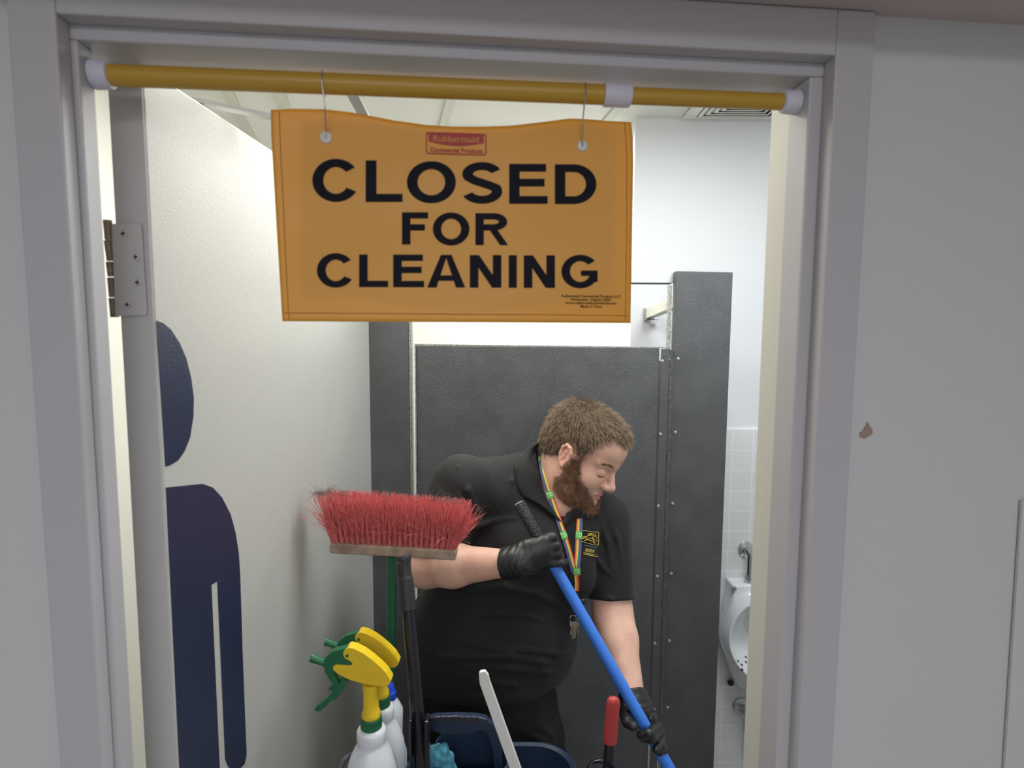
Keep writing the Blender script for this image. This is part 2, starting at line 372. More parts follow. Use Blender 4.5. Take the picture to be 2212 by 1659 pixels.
# air diffuser in the ceiling
v0 = atz(1468, 266, RZ-.01); v1 = atz(1668, 270, RZ-.01); vx0, vx1 = v0[0], v1[0]; vy1 = min(v0[1], RY1-.02); vy0 = vy1-(vx1-vx0)
cx, cy, hw = (vx0+vx1)/2, (vy0+vy1)/2, (vx1-vx0)/2
vt = thing('ceiling_vent', (cx, cy, RZ), 'square white louvred air vent in the ceiling above the right end of the yellow rod', 'air vent')
def ring(mb, r0, r1, z0, z1):
    for i in range(4):
        a = [(-1, -1), (1, -1), (1, 1), (-1, 1)]; p, q2 = a[i], a[(i+1) % 4]
        P = lambda k, r, z: (cx+k[0]*r, cy+k[1]*r, z)
        mb.hexa([P(p, r0, z0), P(q2, r0, z0), P(q2, r1, z1), P(p, r1, z1), P(p, r0, z0+.004), P(q2, r0, z0+.004), P(q2, r1, z1+.004), P(p, r1, z1+.004)])
mb = MB(); ring(mb, hw, hw*.80, RZ-.008, RZ-.016); mb.build('frame', M_ceil, vt)
for k in range(6):
    r = hw*(.76-.115*k); mb = MB(); ring(mb, r, r-hw*.062, RZ-.014, RZ-.019); mb.build('louvre', M_ceil, vt)
MB().box((cx-hw*.8, cy-hw*.8, RZ-.004), (cx+hw*.8, cy+hw*.8, RZ-.001)).build('backing', M_dark, vt)

# ------------------------------------------------------------------ entrance door, swung inwards
DT = 2.027
h0 = np.array([-.468, .785]); fr_ = atz(793, 460, DT); h1 = fr_[:2]; dd = (h1-h0)/np.linalg.norm(h1-h0); dn = np.array([dd[1], -dd[0]])  # dn points right (towards opening)
DD = np.array([dd[0], dd[1], 0]); DN = np.array([dn[0], dn[1], 0]); H0 = np.array([h0[0], h0[1], 0]); DL = np.linalg.norm(h1-h0)
door = thing('door_1', (h0[0], h0[1], 0), None, None, kind='structure')
th = .046
def dbox(mb, a0, a1, t0, t1, z0, z1):
    P = lambda a, t, z: H0+DD*a-DN*t+ZZ*z
    return mb.hexa([P(a0, t0, z0), P(a1, t0, z0), P(a1, t1, z0), P(a0, t1, z0), P(a0, t0, z1), P(a1, t0, z1), P(a1, t1, z1), P(a0, t1, z1)])
dbox(MB(), .003, DL, 0, th, .012, DT).build('door_panel', M_door, door, bevel=.0015)
dbox(MB(), 0, .0032, .0015, th-.001, .013, DT-.001).build('edge_strip', M_dooredge, door)
def ond(x, y, off=.0008): return on(x, y, H0+DN*off, DN)
icon = MB()
head = [(338, 693), (352, 697), (370, 712), (388, 740), (403, 775), (413, 815), (419, 860), (418, 900), (411, 945), (399, 975), (385, 995), (368, 1005), (358, 1008)]
icon.prism([ond(*p) for p in head], -DN*.0006)
icon.prism([ond(*p) for p in [(359, 1053), (400, 1049), (437, 1045), (460, 1053), (480, 1075), (498, 1110), (509, 1150), (516, 1195), (519, 1240), (470, 1256), (457, 1263), (369, 1263)]], -DN*.0006)
icon.prism([ond(*p) for p in [(369, 1263), (457, 1263), (475, 1659), (484, 1900), (400, 1900), (388, 1659)]], -DN*.0006)
icon.prism([ond(*p) for p in [(470, 1257), (519, 1240), (524, 1400), (530, 1560), (533, 1630), (529, 1650), (518, 1661), (505, 1664), (493, 1656), (487, 1640)]], -DN*.0006)
icon.build('man_icon', M_navy, door)['label'] = 'dark navy half figure painted on the door face'
# hinge
he = thing('x', (0, 0, 0), None, None); bpy.data.objects.remove(he)
Yh = .7845
pl = MB().prism([at(x, y, Yh) for x, y in [(243, 484), (304, 484), (307, 487), (319, 676), (316, 681), (251, 683)]], (0, -.0015, 0)).build('hinge_plate', M_dooredge, door)
for (x, y) in [(267, 505), (294, 555), (298, 610), (276, 658)]:
    c = at(x, y, Yh-.002); MB().lathe([(0, .0052), (.0006, .005), (.0012, .0042)], c, (0, -1, 0), 20).build('screw', M_dooredge, pl, smooth=True)
    k = MB(); k.box((c[0]-.0028, c[1]-.0019, c[2]-.0007), (c[0]+.0028, c[1]-.0013, c[2]+.0007)).box((c[0]-.0007, c[1]-.0019, c[2]-.0028), (c[0]+.0007, c[1]-.0013, c[2]+.0028)); k.build('screw_slot', M_dark, pl)
ky = [(228, 232, 476, 518), (230, 236, 520, 563), (234, 238, 566, 597), (237, 241, 600, 642), (240, 244, 644, 685)]
for a, c_, y0, y1 in ky:
    p0 = at(a+4, y0, Yh+.004); p1 = at(c_+4, y1, Yh+.004); MB().tube([p0, p1], .0052, 16).build('hinge_knuckle', M_brass, door, smooth=True)
# closer arm above the door
ca = atz(400, 215, 2.05); cb = atz(806, 296, 2.062); cc_ = atz(742, 178, 2.062)
mb = MB().bar(ca, cb, .020, .006); mb.bar(cb+np.array([0, 0, .008]), cc_+np.array([0, 0, .008]), .018, .005); mb.build('closer_arm', mat('closer_steel', (.36, .35, .35), .4, .5), door)
MB().box((ca[0]-.02, ca[1]-.012, 2.024), (ca[0]+.02, ca[1]+.02, 2.046)).build('closer_bracket', M_dooredge, door)

# ------------------------------------------------------------------ toilet partition
YP = 1.75
def yb(x0, x1, y0, y1, z0, z1, mb=None): return (mb or MB()).box((x0, y0, z0), (x1, y1, z1))
xpl0 = at(793, 700, YP)[0]-.09; xpl1 = at(888, 720, YP)[0]; zpt = at(1520, 587, YP)[2]
pil = thing('pilaster', (xpl0, YP, 0), 'narrow dark grey metal post of the toilet stall, left of the stall door', 'partition post', 'toilet stall posts')
yb(xpl0, xpl1-.008, YP, YP+.03, 0, zpt, ).build('panel', M_part, pil, bevel=.002)
yb(xpl1-.008, xpl1, YP+.004, YP+.034, 0, zpt).build('edge_strip', M_partedge, pil, bevel=.001)
xq0 = at(1457, 700, YP)[0]; xq1 = at(1583, 600, YP)[0]
pr = thing('pilaster', (xq0, YP, 0), 'wide dark grey metal post of the toilet stall between stall door and urinal', 'partition post', 'toilet stall posts')
P = lambda x, z: np.array([x, YP, z])
MB().prism([P(xq0-.0005, 0), P(xq1, 0), P(xq1, zpt-.001), P(xq0, zpt+.002)], (0, .03, 0)).build('panel', M_part, pr, bevel=.002)
zr = at(1452, 615, YP)[2]; zd = at(1445, 752, YP)[2]
yb(xq0-.016, xq0-.0065, YP+.012, YP+.03, zd-.02, zr).build('edge_strip', M_partedge, pr)
# stall door
dx0 = at(899, 760, YP)[0]; dx1 = at(1446, 760, YP)[0]; zl = at(900, 746, YP)[2]
sd = thing('stall_door', (dx0, YP-.004, 0), 'dark grey hammered-metal toilet stall door behind the bending man', 'stall door')
MB().prism([(dx0, YP-.004, .25), (dx1-.03, YP-.004, .25), (dx1-.03, YP-.004, zd+.001), (dx0, YP-.004, zl)], (0, .026, 0)).build('door_panel', M_part, sd, bevel=.002)
MB().prism([(dx0-.004, YP-.002, zl-.0005), (dx1, YP-.002, zd-.0005), (dx1, YP-.002, zd+.0035), (dx0-.004, YP-.002, zl+.004)], (0, .024, 0)).build('top_cap', M_partedge, sd)
MB().box((dx0-.004, YP-.007, .25), (dx0, YP+.02, zl)).build('edge_strip', M_partedge, sd)
MB().box((dx0+.003, YP-.006, .25), (dx0+.007, YP-.0035, zl-.006)).build('edge_fold', M_part, sd, bevel=.001)
xs0 = at(1423, 900, YP)[0]; 
MB().box((xs0, YP-.0075, .25), (dx1-.002, YP-.004, zd-.002)).build('hinge_strip', M_part, sd, bevel=.001)
hz = []
mb = MB(); z = zd-.004; i = 0; xh = dx1+.0035
mb.tube([(xh, YP-.006, .25), (xh, YP-.006, z)], .0028, 10); mb.build('hinge_pin', M_partedge, sd, smooth=True)
while z > .45:
    L = .028
    mb = MB()
    sx = -1 if i % 2 else 1
    mb.tube([(xh, YP-.006, z-L+.001), (xh, YP-.006, z-.001)], .0046, 10); mb.box((xh, YP-.006, z-L+.003) if sx > 0 else (xh-.006, YP-.006, z-L+.003), (xh+.006, YP-.003, z-.003) if sx > 0 else (xh, YP-.003, z-.003))
    mb.build('hinge_knuckle', M_part, sd, smooth=True); z -= L; i += 1
for (x, y) in [(1431, 780), (1427, 938), (1422, 1093), (1420, 1245), (1415, 1390), (1413, 1532)]:
    c = at(x, y, YP-.0075); MB().lathe([(0, .0046), (.0016, .0042), (.0026, .0026), (.0026, .0014), (.0012, .0012)], c, (0, -1, 0), 14).build('rivet', M_rivet, sd, smooth=True)
for (x, y) in [(1465, 775), (1459, 934), (1453, 1088), (1450, 1239), (1446, 1384), (1442, 1528)]:
    c = at(x, y, YP); MB().lathe([(0, .0046), (.0016, .0042), (.0026, .0026), (.0026, .0014), (.0012, .0012)], c, (0, -1, 0), 14).build('rivet', M_rivet, pr, smooth=True)
# head rail and wall brace
hr = thing('headrail', (0, YP+.03, zpt), 'pale aluminium rail joining the tops of the two stall posts behind the sign', 'rail')
z1 = at(1410, 582, YP+.035)[2]; z0 = at(1410, 611, YP+.035)[2]
MB().box((xpl0+.001, YP+.032, z0), (xq0+.03, YP+.06, z1)).build('rail', M_alu, hr, bevel=.001)
MB().box((xpl0+.001, YP+.031, z0-.003), (xq0-.004, YP+.058, z0)).build('rail_lip', M_dark, hr)
br = thing('wall_brace', (.5, 2.3, 1.75), 'short white brace running from the right stall post to the back wall', 'brace')
a0 = at(1403, 678, RY1-.02); a1 = at(1464, 652, YP+.06)
MB().bar(a1, a0, .028, .034).build('rail', mat('cream_metal', (.70, .70, .64), .45), br, bevel=.002)
MB().box((a0[0]-.018, a0[1], a0[2]-.022), (a0[0]+.004, RY1-.001, a0[2]+.022)).box((a0[0]-.02, a0[1]-.03, a0[2]-.022), (a0[0]+.03, a0[1], a0[2]-.018)).build('wall_bracket', M_chrome, br, bevel=.001)
# side panel running back from the right post
b = MB().box((xq0+.05, YP+.03, .3), (xq0+.075, RY1-.001, zpt-.28)); tag(b.build('partition_panel', M_part), 'dark grey side panel of the stall behind the right post', 'partition panel')

# ------------------------------------------------------------------ urinal
ur = thing('urinal', at(1640, 1500, 2.08), 'white porcelain wall urinal half hidden by the right door jamb', 'urinal')
uc = at(1641, 1368, 2.09)
f1 = uni([ell(uc+[0, .0, 0], (.142, .144, .171)), ell(uc+[0, .03, -.135], (.092, .08, .117))], .05)
tp = at(1641, 1262, 2.09)[2]
def ubox(p):
    q = np.abs(p-np.array([uc[0], 2.12, tp-.05]))-np.array([.104, .04, .045]); return np.sqrt((np.maximum(q, 0)**2).sum(1))+np.minimum(q.max(1), 0)-.006
f2 = uni([f1, ubox], .04)
f3 = sub(f2, ell(uc+[0, -.117, .010], (.133, .18, .146)), .010)
f4 = inter(f3, half((0, 2.149, 0), (0, 1, 0)), .002); f4 = inter(f4, half((0, 1.985, 0), (0, -1, 0)), .02)
sdf_obj('bowl', f4, uc-[.2, .17, .32], uc+[.2, .1, .18], .005, M_porc, ur)
for (x, y) in [(1594, 1429), (1602, 1437), (1611, 1431), (1611, 1420), (1620, 1425), (1622, 1437), (1603, 1447)]:
    p = hit(f4, x, y, 1.7, 3)
    if p is not None: MB().lathe([(-.003, .0042), (.0015, .0042)], p, _f*-1., 12).build('drain_hole', M_dark, ur)
p = hit(f4, 1585, 1272, 1.7, 3); MB().lathe([(0, .011), (.004, .010), (.006, .004)], p, (0, -1, 0), 20).build('mounting_bolt', M_chrome, ur, smooth=True)
p = at(1578, 1474, 2.14); MB().lathe([(0, .012), (.006, .011)], p, (0, -1, 0), 16).build('bottom_bolt', M_dark, ur)
fp = thing('flush_pipe', at(1612, 1187, 2.15), 'chrome flush pipe and round wall flange above the urinal', 'pipe')
c = at(1611, 1187, 2.15); MB().lathe([(0, .030), (.006, .028), (.012, .014), (.03, .011)], c, (0, -1, 0), 28).build('wall_flange', M_chrome, fp, smooth=True)
e = at(1619, 1192, 2.11); MB().tube([c+[0, -.02, 0], c+[0, -.035, 0], e+[-.006, -.005, .004], e+[0, -.005, -.008], [e[0], e[1]-.005, tp+.03]], .010, 14).build('pipe', M_chrome, fp, smooth=True)
MB().lathe([(0, .019), (.012, .019), (.014, .015), (.03, .013)], (e[0], e[1]-.005, tp-.004), (0, 0, 1), 8).build('coupling_nut', M_chrome, fp)
dp = thing('drain_pipe', at(1601, 1522, 2.15), 'tarnished chrome drain trap and flange below the urinal', 'pipe')
c = at(1600, 1524, 2.15); MB().lathe([(0, .033), (.006, .031), (.014, .017)], c, (0, -1, 0), 28).build('wall_flange', M_chrome, dp, smooth=True)
e = at(1614, 1545, 2.09); MB().tube([c+[0, -.01, 0], c+[.01, -.04, -.002], e, e+[0, 0, -.05], at(1622, 1600, 2.09), at(1645, 1612, 2.09), at(1660, 1580, 2.09), at(1662, 1500, 2.09)], .014, 14).build('trap_pipe', M_chrome, dp, smooth=True)

# ------------------------------------------------------------------ tension rod and hanging sign
WR = .046
ra = onw(181, 160, WR); rb_ = onw(1736, 222, WR); rd = rb_-ra; rl = np.linalg.norm(rd); rd /= rl
def rp(px):   # point of the rod's axis at image column px
    lo, hi = 0., rl
    y = 160+(px-181)*(222-160)/(1736-181); return onw(px, y, WR)
rod = thing('tension_rod', ra, 'yellow spring tension rod with white end caps wedged across the top of the doorway', 'rod')
MB().tube([rp(236), rp(1310)], .0121, 28).build('outer_tube', M_yel, rod, smooth=True)
MB().tube([rp(1350), rp(1695)], .0103, 28).build('inner_tube', M_yel, rod, smooth=True)
a = rp(1303); c = rp(1361); MB().lathe([(0, .0140), (.002, .0145), (np.linalg.norm(c-a)-.002, .0142), (np.linalg.norm(c-a), .0132)], a, c-a, 28).build('collar', M_wplastic, rod, smooth=True)
a = W(JL+.0005, WR, rp(181)[2]); c = rp(241); L = np.linalg.norm(c-a); MB().lathe([(0, .0158), (.002, .0165), (L*.5, .0160), (L-.001, .0150), (L, .0135)], a, c-a, 28).build('end_cap', M_wplastic, rod, smooth=True)
a = W(JR-.0005, WR, rp(1736)[2]); c = rp(1687); L = np.linalg.norm(c-a); MB().lathe([(0, .0150), (.002, .0152), (L*.5, .0146), (L-.001, .0138), (L, .0115)], a, c-a, 28).build('end_cap', M_wplastic, rod, smooth=True)

def wave(x, y):
    u = (x-585)/780; v = (y-237)/460
    return .004*math.sin(u*5.5+.4)*(1-.3*v)+.0016*math.sin(v*9+u*3)+.0012*math.sin(u*17)*(1-v)+.006*v*0
def S(x, y, off=0.): return onw(x, y, WR+.012+wave(x, y)-off)
def topy(x):
    xs = [585, 640, 700, 760, 850, 920, 980, 1040, 1100, 1170, 1230, 1260, 1310, 1365]; ys = [237, 235, 236, 243, 260, 270, 274, 274, 272, 264, 256, 257, 261, 264]
    return float(np.interp(x, xs, ys))
def edge(t, side):
    if side == 0: return float(np.interp(t, [0, .12, .35, 1], [585, 586, 592, 610]))
    return float(np.interp(t, [0, .08, .2, .5, 1], [1363, 1367, 1368, 1366, 1362]))
sg = thing('hanging_sign', S(980, 480), 'orange vinyl sign reading CLOSED FOR CLEANING hanging from the yellow rod', 'sign')
NU, NV = 90, 50; mb = MB(); vs = []
for j in range(NV+1):
    t = j/NV
    for i in range(NU+1):
        x0, x1 = edge(t, 0), edge(t, 1); x = x0+(x1-x0)*i/NU; yb_ = 694+(x-610)*4/752; y = topy(x)+(yb_-topy(x))*t; vs.append(S(x, y))
fs = [(j*(NU+1)+i, j*(NU+1)+i+1, (j+1)*(NU+1)+i+1, (j+1)*(NU+1)+i) for j in range(NV) for i in range(NU)]
o = mb.add(vs, fs).build('vinyl_sheet', M_sign, sg, smooth=True); so = o.modifiers.new('s', 'SOLIDIFY'); so.thickness = .0008; so.offset = 0
mb = MB(); vs = []
for j in range(21):
    for i in range(31):
        x = 650+(1328-650)*i/30; y = max(topy(x)+12, 262)+(648-262)*j/20*.985; vs.append(S(x, y, -.0022))
fs = [(j*31+i, j*31+i+1, (j+1)*31+i+1, (j+1)*31+i) for j in range(20) for i in range(30)]
o = mb.add(vs, fs).build('backing_sheet', M_sign, sg, smooth=True)
# stitched hems
hm = mat('hem_stitch', (.50, .20, .01), .6)
for pts in ([(603, 240), (606, 330), (611, 420), (617, 560), (624, 690)], [(1350, 268), (1354, 330), (1354, 480), (1351, 692)], [(612, 676), (800, 677), (1000, 679), (1200, 680), (1361, 682)]):
    P2 = []
    for k in range(len(pts)-1):
        for t in np.linspace(0, 1, 12, endpoint=k == len(pts)-2): P2.append(S(pts[k][0]*(1-t)+pts[k+1][0]*t, pts[k][1]*(1-t)+pts[k+1][1]*t, .0007))
    MB().tube(P2, .00055, 6).build('hem', hm, sg, smooth=True)
# lettering (bold grotesque drawn from strokes)
TW = .192
def arc(cx, cy, rx, ry, a0, a1, n=28):
    return [(cx+rx*math.cos(math.radians(a0+(a1-a0)*i/n)), cy+ry*math.sin(math.radians(a0+(a1-a0)*i/n))) for i in range(n+1)]
def stroke(path, t=TW):
    n = len(path); out = []
    P_ = [np.array(p, float) for p in path]
    L_, R_ = [], []
    for i, p in enumerate(P_):
        a = P_[i]-P_[i-1] if i else P_[1]-P_[0]; c = P_[i+1]-P_[i] if i < n-1 else a
        a = a/np.linalg.norm(a); c = c/np.linalg.norm(c); tt = a+c; tt /= np.linalg.norm(tt); nn = np.array([-tt[1], tt[0]]); k = t/2/max(.35, abs(nn@np.array([-c[1], c[0]])))
        L_.append(p+nn*k); R_.append(p-nn*k)
    return [[L_[i], L_[i+1], R_[i+1], R_[i]] for i in range(n-1)]
def letter(ch, w_):   # unit height, y up, width w_; returns quads
    h = TW/2; q = []
    if ch == 'L': q = stroke([(h, 1), (h, 0)])+stroke([(0, h), (w_, h)])
    elif ch == 'I': q = stroke([(w_/2, 0), (w_/2, 1)], w_)
    elif ch == 'E': q = stroke([(h, 1), (h, 0)])+stroke([(0, h), (w_, h)])+stroke([(0, 1-h), (w_*.96, 1-h)])+stroke([(0, .53), (w_*.92, .53)])
    elif ch == 'F': q = stroke([(h, 1), (h, 0)])+stroke([(0, 1-h), (w_, 1-h)])+stroke([(0, .53), (w_*.88, .53)])
    elif ch == 'O': q = stroke(arc(w_/2, .5, w_/2-h, .5-h+.015, 0, 360, 48))
    elif ch == 'C': q = stroke(arc(w_*.53, .5, w_*.53-h, .5-h+.015, 38, 328, 44))
    elif ch == 'G': q = stroke(arc(w_*.52, .5, w_*.52-h, .5-h+.015, 40, 330, 44))+stroke([(w_-h, .18), (w_-h, .53)])+stroke([(w_*.54, .53-h*.85), (w_, .53-h*.85)], TW*.85)
    elif ch == 'S':
        q = stroke(arc(w_*.5, .72, w_*.5-h-.01, .295-h, 20, 205, 24)+[(w_*.32, .56), (w_*.68, .44)]+arc(w_*.5, .29, w_*.5-h, .305-h, 25, -160, 24))
    elif ch == 'D': q = stroke([(h, 1), (h, 0)])+stroke([(0, 1-h), (w_*.45, 1-h)]+arc(w_*.45, .5, w_*.55-h, .5-h, 90, -90, 30)[1:]+[(0, h)])
    elif ch == 'A': q = stroke([(TW*.62, 0), (w_/2, 1)], TW)[0:0]
    elif ch == 'R': q = stroke([(h, 1), (h, 0)])+stroke([(0, 1-h), (w_*.55, 1-h)]+arc(w_*.55, .73, w_*.40-h+.02, .27-h, 90, -90, 20)[1:]+[(0, .46+h)])+[[np.array(p) for p in ((w_*.42, .5), (w_*.66, .5), (w_, 0), (w_*.76, 0))]]
    elif ch == 'N': q = stroke([(h, 0), (h, 1)])+stroke([(w_-h, 0), (w_-h, 1)])+[[np.array(p) for p in ((0, 1), (TW*1.08, 1), (w_, 0), (w_-TW*1.08, 0))]]
    if ch == 'A':
        a = TW*.62
        q = [[np.array(p) for p in ((w_/2-a, 1), (w_/2+a*.2, 1), (a*1.75, 0), (0, 0))], [np.array(p) for p in ((w_/2-a*.2, 1), (w_/2+a, 1), (w_, 0), (w_-a*1.75, 0))]]+stroke([(w_*.25, .29), (w_*.75, .29)], TW*.85)
    return q
KX = 1.36
rows = [('CLOSED', [(674.7, 770.8, 344.5, 434.5), (789.8, 869.5, 346.5, 436), (879, 984.6, 349.5, 437.5), (997.5, 1085, 351.5, 438.5), (1100, 1183, 354, 440), (1198.8, 1288.4, 355, 440.5)]),
        ('FOR', [(868.4, 924.6, 458.5, 528), (935, 1014, 460, 529), (1027, 1097.4, 460.5, 529.5)]),
        ('CLEANING', [(684.6, 761.3, 548, 620), (775.7, 838.4, 549.7, 620), (849.4, 916.2, 550, 620.3), (922.7, 1005, 550.5, 621), (1015, 1083, 551, 621.3), (1099, 1116.4, 551.2, 621.6), (1131.6, 1198.8, 551.6, 621.8), (1213, 1291, 551.5, 621.5)])]
def subdiv(q, k=3):
    q = [np.asarray(p, float) for p in q]; out = []
    n1 = max(1, int(np.linalg.norm(q[1]-q[0])/.12)); n2 = max(1, int(np.linalg.norm(q[2]-q[1])/.12))
    g = [[(q[0]*(1-i/n1)+q[1]*i/n1)*(1-j/n2)+(q[3]*(1-i/n1)+q[2]*i/n1)*j/n2 for i in range(n1+1)] for j in range(n2+1)]
    return [[g[j][i], g[j][i+1], g[j+1][i+1], g[j+1][i]] for j in range(n2) for i in range(n1)]
for word, bx in rows:
    mb = MB()
    for ch, (x0, x1, y0, y1) in zip(word, bx):
        w_ = (x1-x0)/(y1-y0)/KX
        for q in letter(ch, w_):
            for s_ in subdiv(q):
                pts = [S(x0+p[0]*KX*(y1-y0), y1-p[1]*(y1-y0), .0013) for p in s_]
                mb.add(pts, [(0, 1, 2, 3)])
    mb.build('lettering', M_ink, sg)
def text_obj(body, place, size, name, mt, parent, offset=0., squash=1.):
    """text laid on a surface: place(u, v) -> 3D with u, v in text units of one em"""
    cu = bpy.data.curves.new('t', 'FONT'); cu.body = body; cu.size = 1; cu.offset = offset; cu.resolution_u = 3; cu.align_x = 'CENTER'; cu.align_y = 'CENTER'
    to = bpy.data.objects.new('t', cu); COL.objects.link(to); dg = bpy.context.evaluated_depsgraph_get(); me = bpy.data.meshes.new_from_object(to.evaluated_get(dg)); bpy.data.objects.remove(to); bpy.data.curves.remove(cu)
    for v in me.vertices: v.co = Vector(V(place(v.co.x*size*squash, v.co.y*size)))
    me.name = name; me.materials.clear(); return link(name, me, mt, parent)
def rrect(x0, y0, x1, y1, r, n=6):
    out = []
    for cx_, cy_, a in ((x1-r, y0+r, -90), (x1-r, y1-r, 0), (x0+r, y1-r, 90), (x0+r, y0+r, 180)):
        for i in range(n+1): t = math.radians(a+90*i/n); out.append((cx_+r*math.cos(t), cy_+r*math.sin(t)))
    return out
sk = lambda x, y: (x, y+(x-985)*.03)
outer = [sk(*p) for p in rrect(920, 287, 1051, 334, 6)]; inner = [sk(*p) for p in rrect(922.5, 289.5, 1048.5, 331.5, 5)]
mb = MB(); n_ = len(outer); mb.add([S(*p, .0014) for p in outer+inner], [(i, (i+1) % n_, (i+1) % n_+n_, i+n_) for i in range(n_)])
lg = mb.build('logo', M_redink, sg)
top = [(926+i*(119/12), 290) for i in range(13)]; bot = [(926+i*(119/12), 307+8*math.sin(math.pi*i/12)) for i in range(13)]
MB().add([S(*sk(*p), .0014) for p in top+bot], [(i, i+1, i+14, i+13) for i in range(12)]).build('logo_band', M_redink, lg)
pt = lambda cx_, cy_: (lambda u, v: S(cx_+u, sk(cx_+u, cy_-v)[1], .0019))
text_obj('Rubbermaid', pt(985, 301), 19, 'logo_text', mat('logo_yellow_ink', (.62, .26, .03), .5), lg, .02, 1.08)
text_obj('Commercial Products', pt(986, 325), 13, 'logo_text', M_redink, lg, .02, .98)
for i, tx in enumerate(['Rubbermaid Commercial Products LLC', 'Winchester, Virginia 22601', 'www.rubbermaidcommercial.com', 'Made in China']):
    text_obj(tx, (lambda yy: (lambda u, v: S(1277+u, yy-v+(u*.01), .0014)))(640+i*7.4), 8.2, 'fine_print', M_ink, sg, .01, .98)
for (gx, gy, r, hx, hy) in [(704, 297, 13, 700, 162), (1258, 315, 12, 1261, 184)]:
    c = S(gx, gy, .0012); MB().lathe([(0, r*.70/1290), (.0008, r*.70/1290), (.0016, r*.55/1290)], c, -WN, 24).build('grommet', mat('clear_white_vinyl', (.72, .73, .68), .4), sg, smooth=True)
    ax = rp(hx); r_ = .0135
    loop = [ax+WN*r_*math.cos(t)+ZZ*r_*math.sin(t) for t in np.linspace(math.radians(-60), math.radians(190), 14)]
    pth = [S(gx, gy+1, .004), S(gx, gy-14, .005), onw(.5*(gx+hx), (gy+hy)/2, WR-.012)]+loop[::-1]
    MB().tube(pth, .0009, 8).build('wire_hook', mat('steel_wire', (.45, .43, .42), .35, .8), sg, smooth=True)
# ------------------------------------------------------------------ the man
p = at
ang, pit, rol = math.radians(38), math.radians(27), math.radians(-8)
HF = np.array([math.cos(pit)*math.cos(ang), -math.cos(pit)*math.sin(ang), -math.sin(pit)])
HL = np.array([math.sin(ang), math.cos(ang), 0]); HU = np.cross(HF, HL)
HL, HU = math.cos(rol)*HL+math.sin(rol)*HU, -math.sin(rol)*HL+math.cos(rol)*HU
HR = np.stack([HF, HL, HU], 1); HS = .97        # columns: forward, left, up
HO = p(1223, 987, 1.345)-HR@np.array([.004, -.083, -.004])*HS
def hw_(x, y, z): return HO+HR@(np.array([x, y, z])*HS)
def hloc(P): return (P-HO)@HR/HS
def to_head(f): return lambda P: f((P-HO)@HR/HS)*HS
def sym(fn): return [fn(1), fn(-1)]
def lips_local(e):
    return uni([cap((.0895, s*.018, -.0590), (.0950, 0, -.0565), .0026+e, .0034+e) for s in (1, -1)]+[cap((.088, s*.014, -.0665), (.0928, 0, -.0680), .0028+e, .0038+e) for s in (1, -1)], .003)
def head_local():
    A = [ell((-.012, 0, .036), (.099, .077, .080)), ell((-.045, 0, -.006), (.068, .062, .062)), ell((.036, 0, .048), (.062, .063, .058)), ell((.026, 0, -.018), (.064, .061, .072)), ell((.026, 0, -.066), (.062, .058, .046))]
    for s in (1, -1): A.append(sph((.054, s*.034, -.028), .030)); A.append(ell((-.002, s*.052, -.05), (.035, .016, .04)))
    A.append(sph((.077, 0, -.106), .0225)); A.append(ell((.040, 0, -.094), (.050, .048, .033)))
    for s in (1, -1): A.append(ell((.030, s*.036, -.082), (.034, .026, .030)))
    base = uni(A, .022)
    brow = uni([cap((.087, s*.010, .020), (.068, s*.048, .022), .0085, .0065) for s in (1, -1)], .008)
    d = uni([base, brow], .012)
    for s in (1, -1): d = sub(d, ell((.098, s*.033, .001), (.021, .017, .0125)), .010)
    lids = uni([ell((.0745, s*.032, .000), (.0145, .0150, .0125)) for s in (1, -1)], .002)
    d = uni([d, lids], .003)
    for s in (1, -1):
        d = sub(d, chain([(.0865, s*.020, -.0065), (.0905, s*.032, -.0090), (.083, s*.045, -.0060)], [.0016, .0021, .0016], .001), .0015)
        d = sub(d, chain([(.087, s*.020, .0075), (.0885, s*.032, .0105), (.080, s*.046, .0080)], [.0010, .0014, .0010], .001), .003)
    nose = uni([cap((.089, 0, .010), (.106, 0, -.024), .0072, .0095), sph((.1090, 0, -.0280), .0102), ell((.0985, .0125, -.0315), (.0110, .0070, .0075)), ell((.0985, -.0125, -.0315), (.0110, .0070, .0075)), cap((.090, 0, -.028), (.104, 0, -.036), .010, .007)], .006)
    d = uni([d, nose], .007)
    for s in (1, -1): d = sub(d, ell((.1025, s*.0065, -.0405), (.0048, .0034, .0045)), .0015)
    lips = lips_local(0)
    d = uni([d, lips], .005)
    d = sub(d, chain([(.089, .024, -.0625), (.1030, 0, -.0620), (.089, -.024, -.0625)], [.0012, .0016, .0012], .001), .0018)
    for s in (1, -1):
        ce = np.array([.004, s*.083, -.004]); Rm = np.array(Matrix.Rotation(math.radians(s*18), 3, 'Z') @ Matrix.Rotation(math.radians(-12), 3, 'Y'))
        e = ell(ce, (.0175, .0052, .031), Rm)
        rim = chain([ce+Rm@np.array(q) for q in ((.012, s*.001, -.004), (.014, s*.003, .012), (.008, s*.005, .024), (-.004, s*.006, .028), (-.014, s*.006, .019), (-.0165, s*.005, .004), (-.012, s*.004, -.012), (-.003, s*.002, -.024))], [.0026, .0034, .0040, .0042, .0042, .0040, .0042, .0052], .003)
        e = uni([e, rim], .003); e = sub(e, ell(ce+Rm@np.array((.001, s*.008, .0)), (.0085, .0075, .0155)), .004)
        e = uni([e, cap(ce+Rm@np.array((-.002, s*.003, .012)), ce+Rm@np.array((-.006, s*.003, -.006)), .0026), ell(ce+Rm@np.array((.010, s*.002, -.006)), (.004, .004, .006)), cap((.010, s*.064, -.002), (.009, s*.076, -.002), .014, .010)], .003)
        d = uni([d, e], .004)
    return d
headf = to_head(head_local())
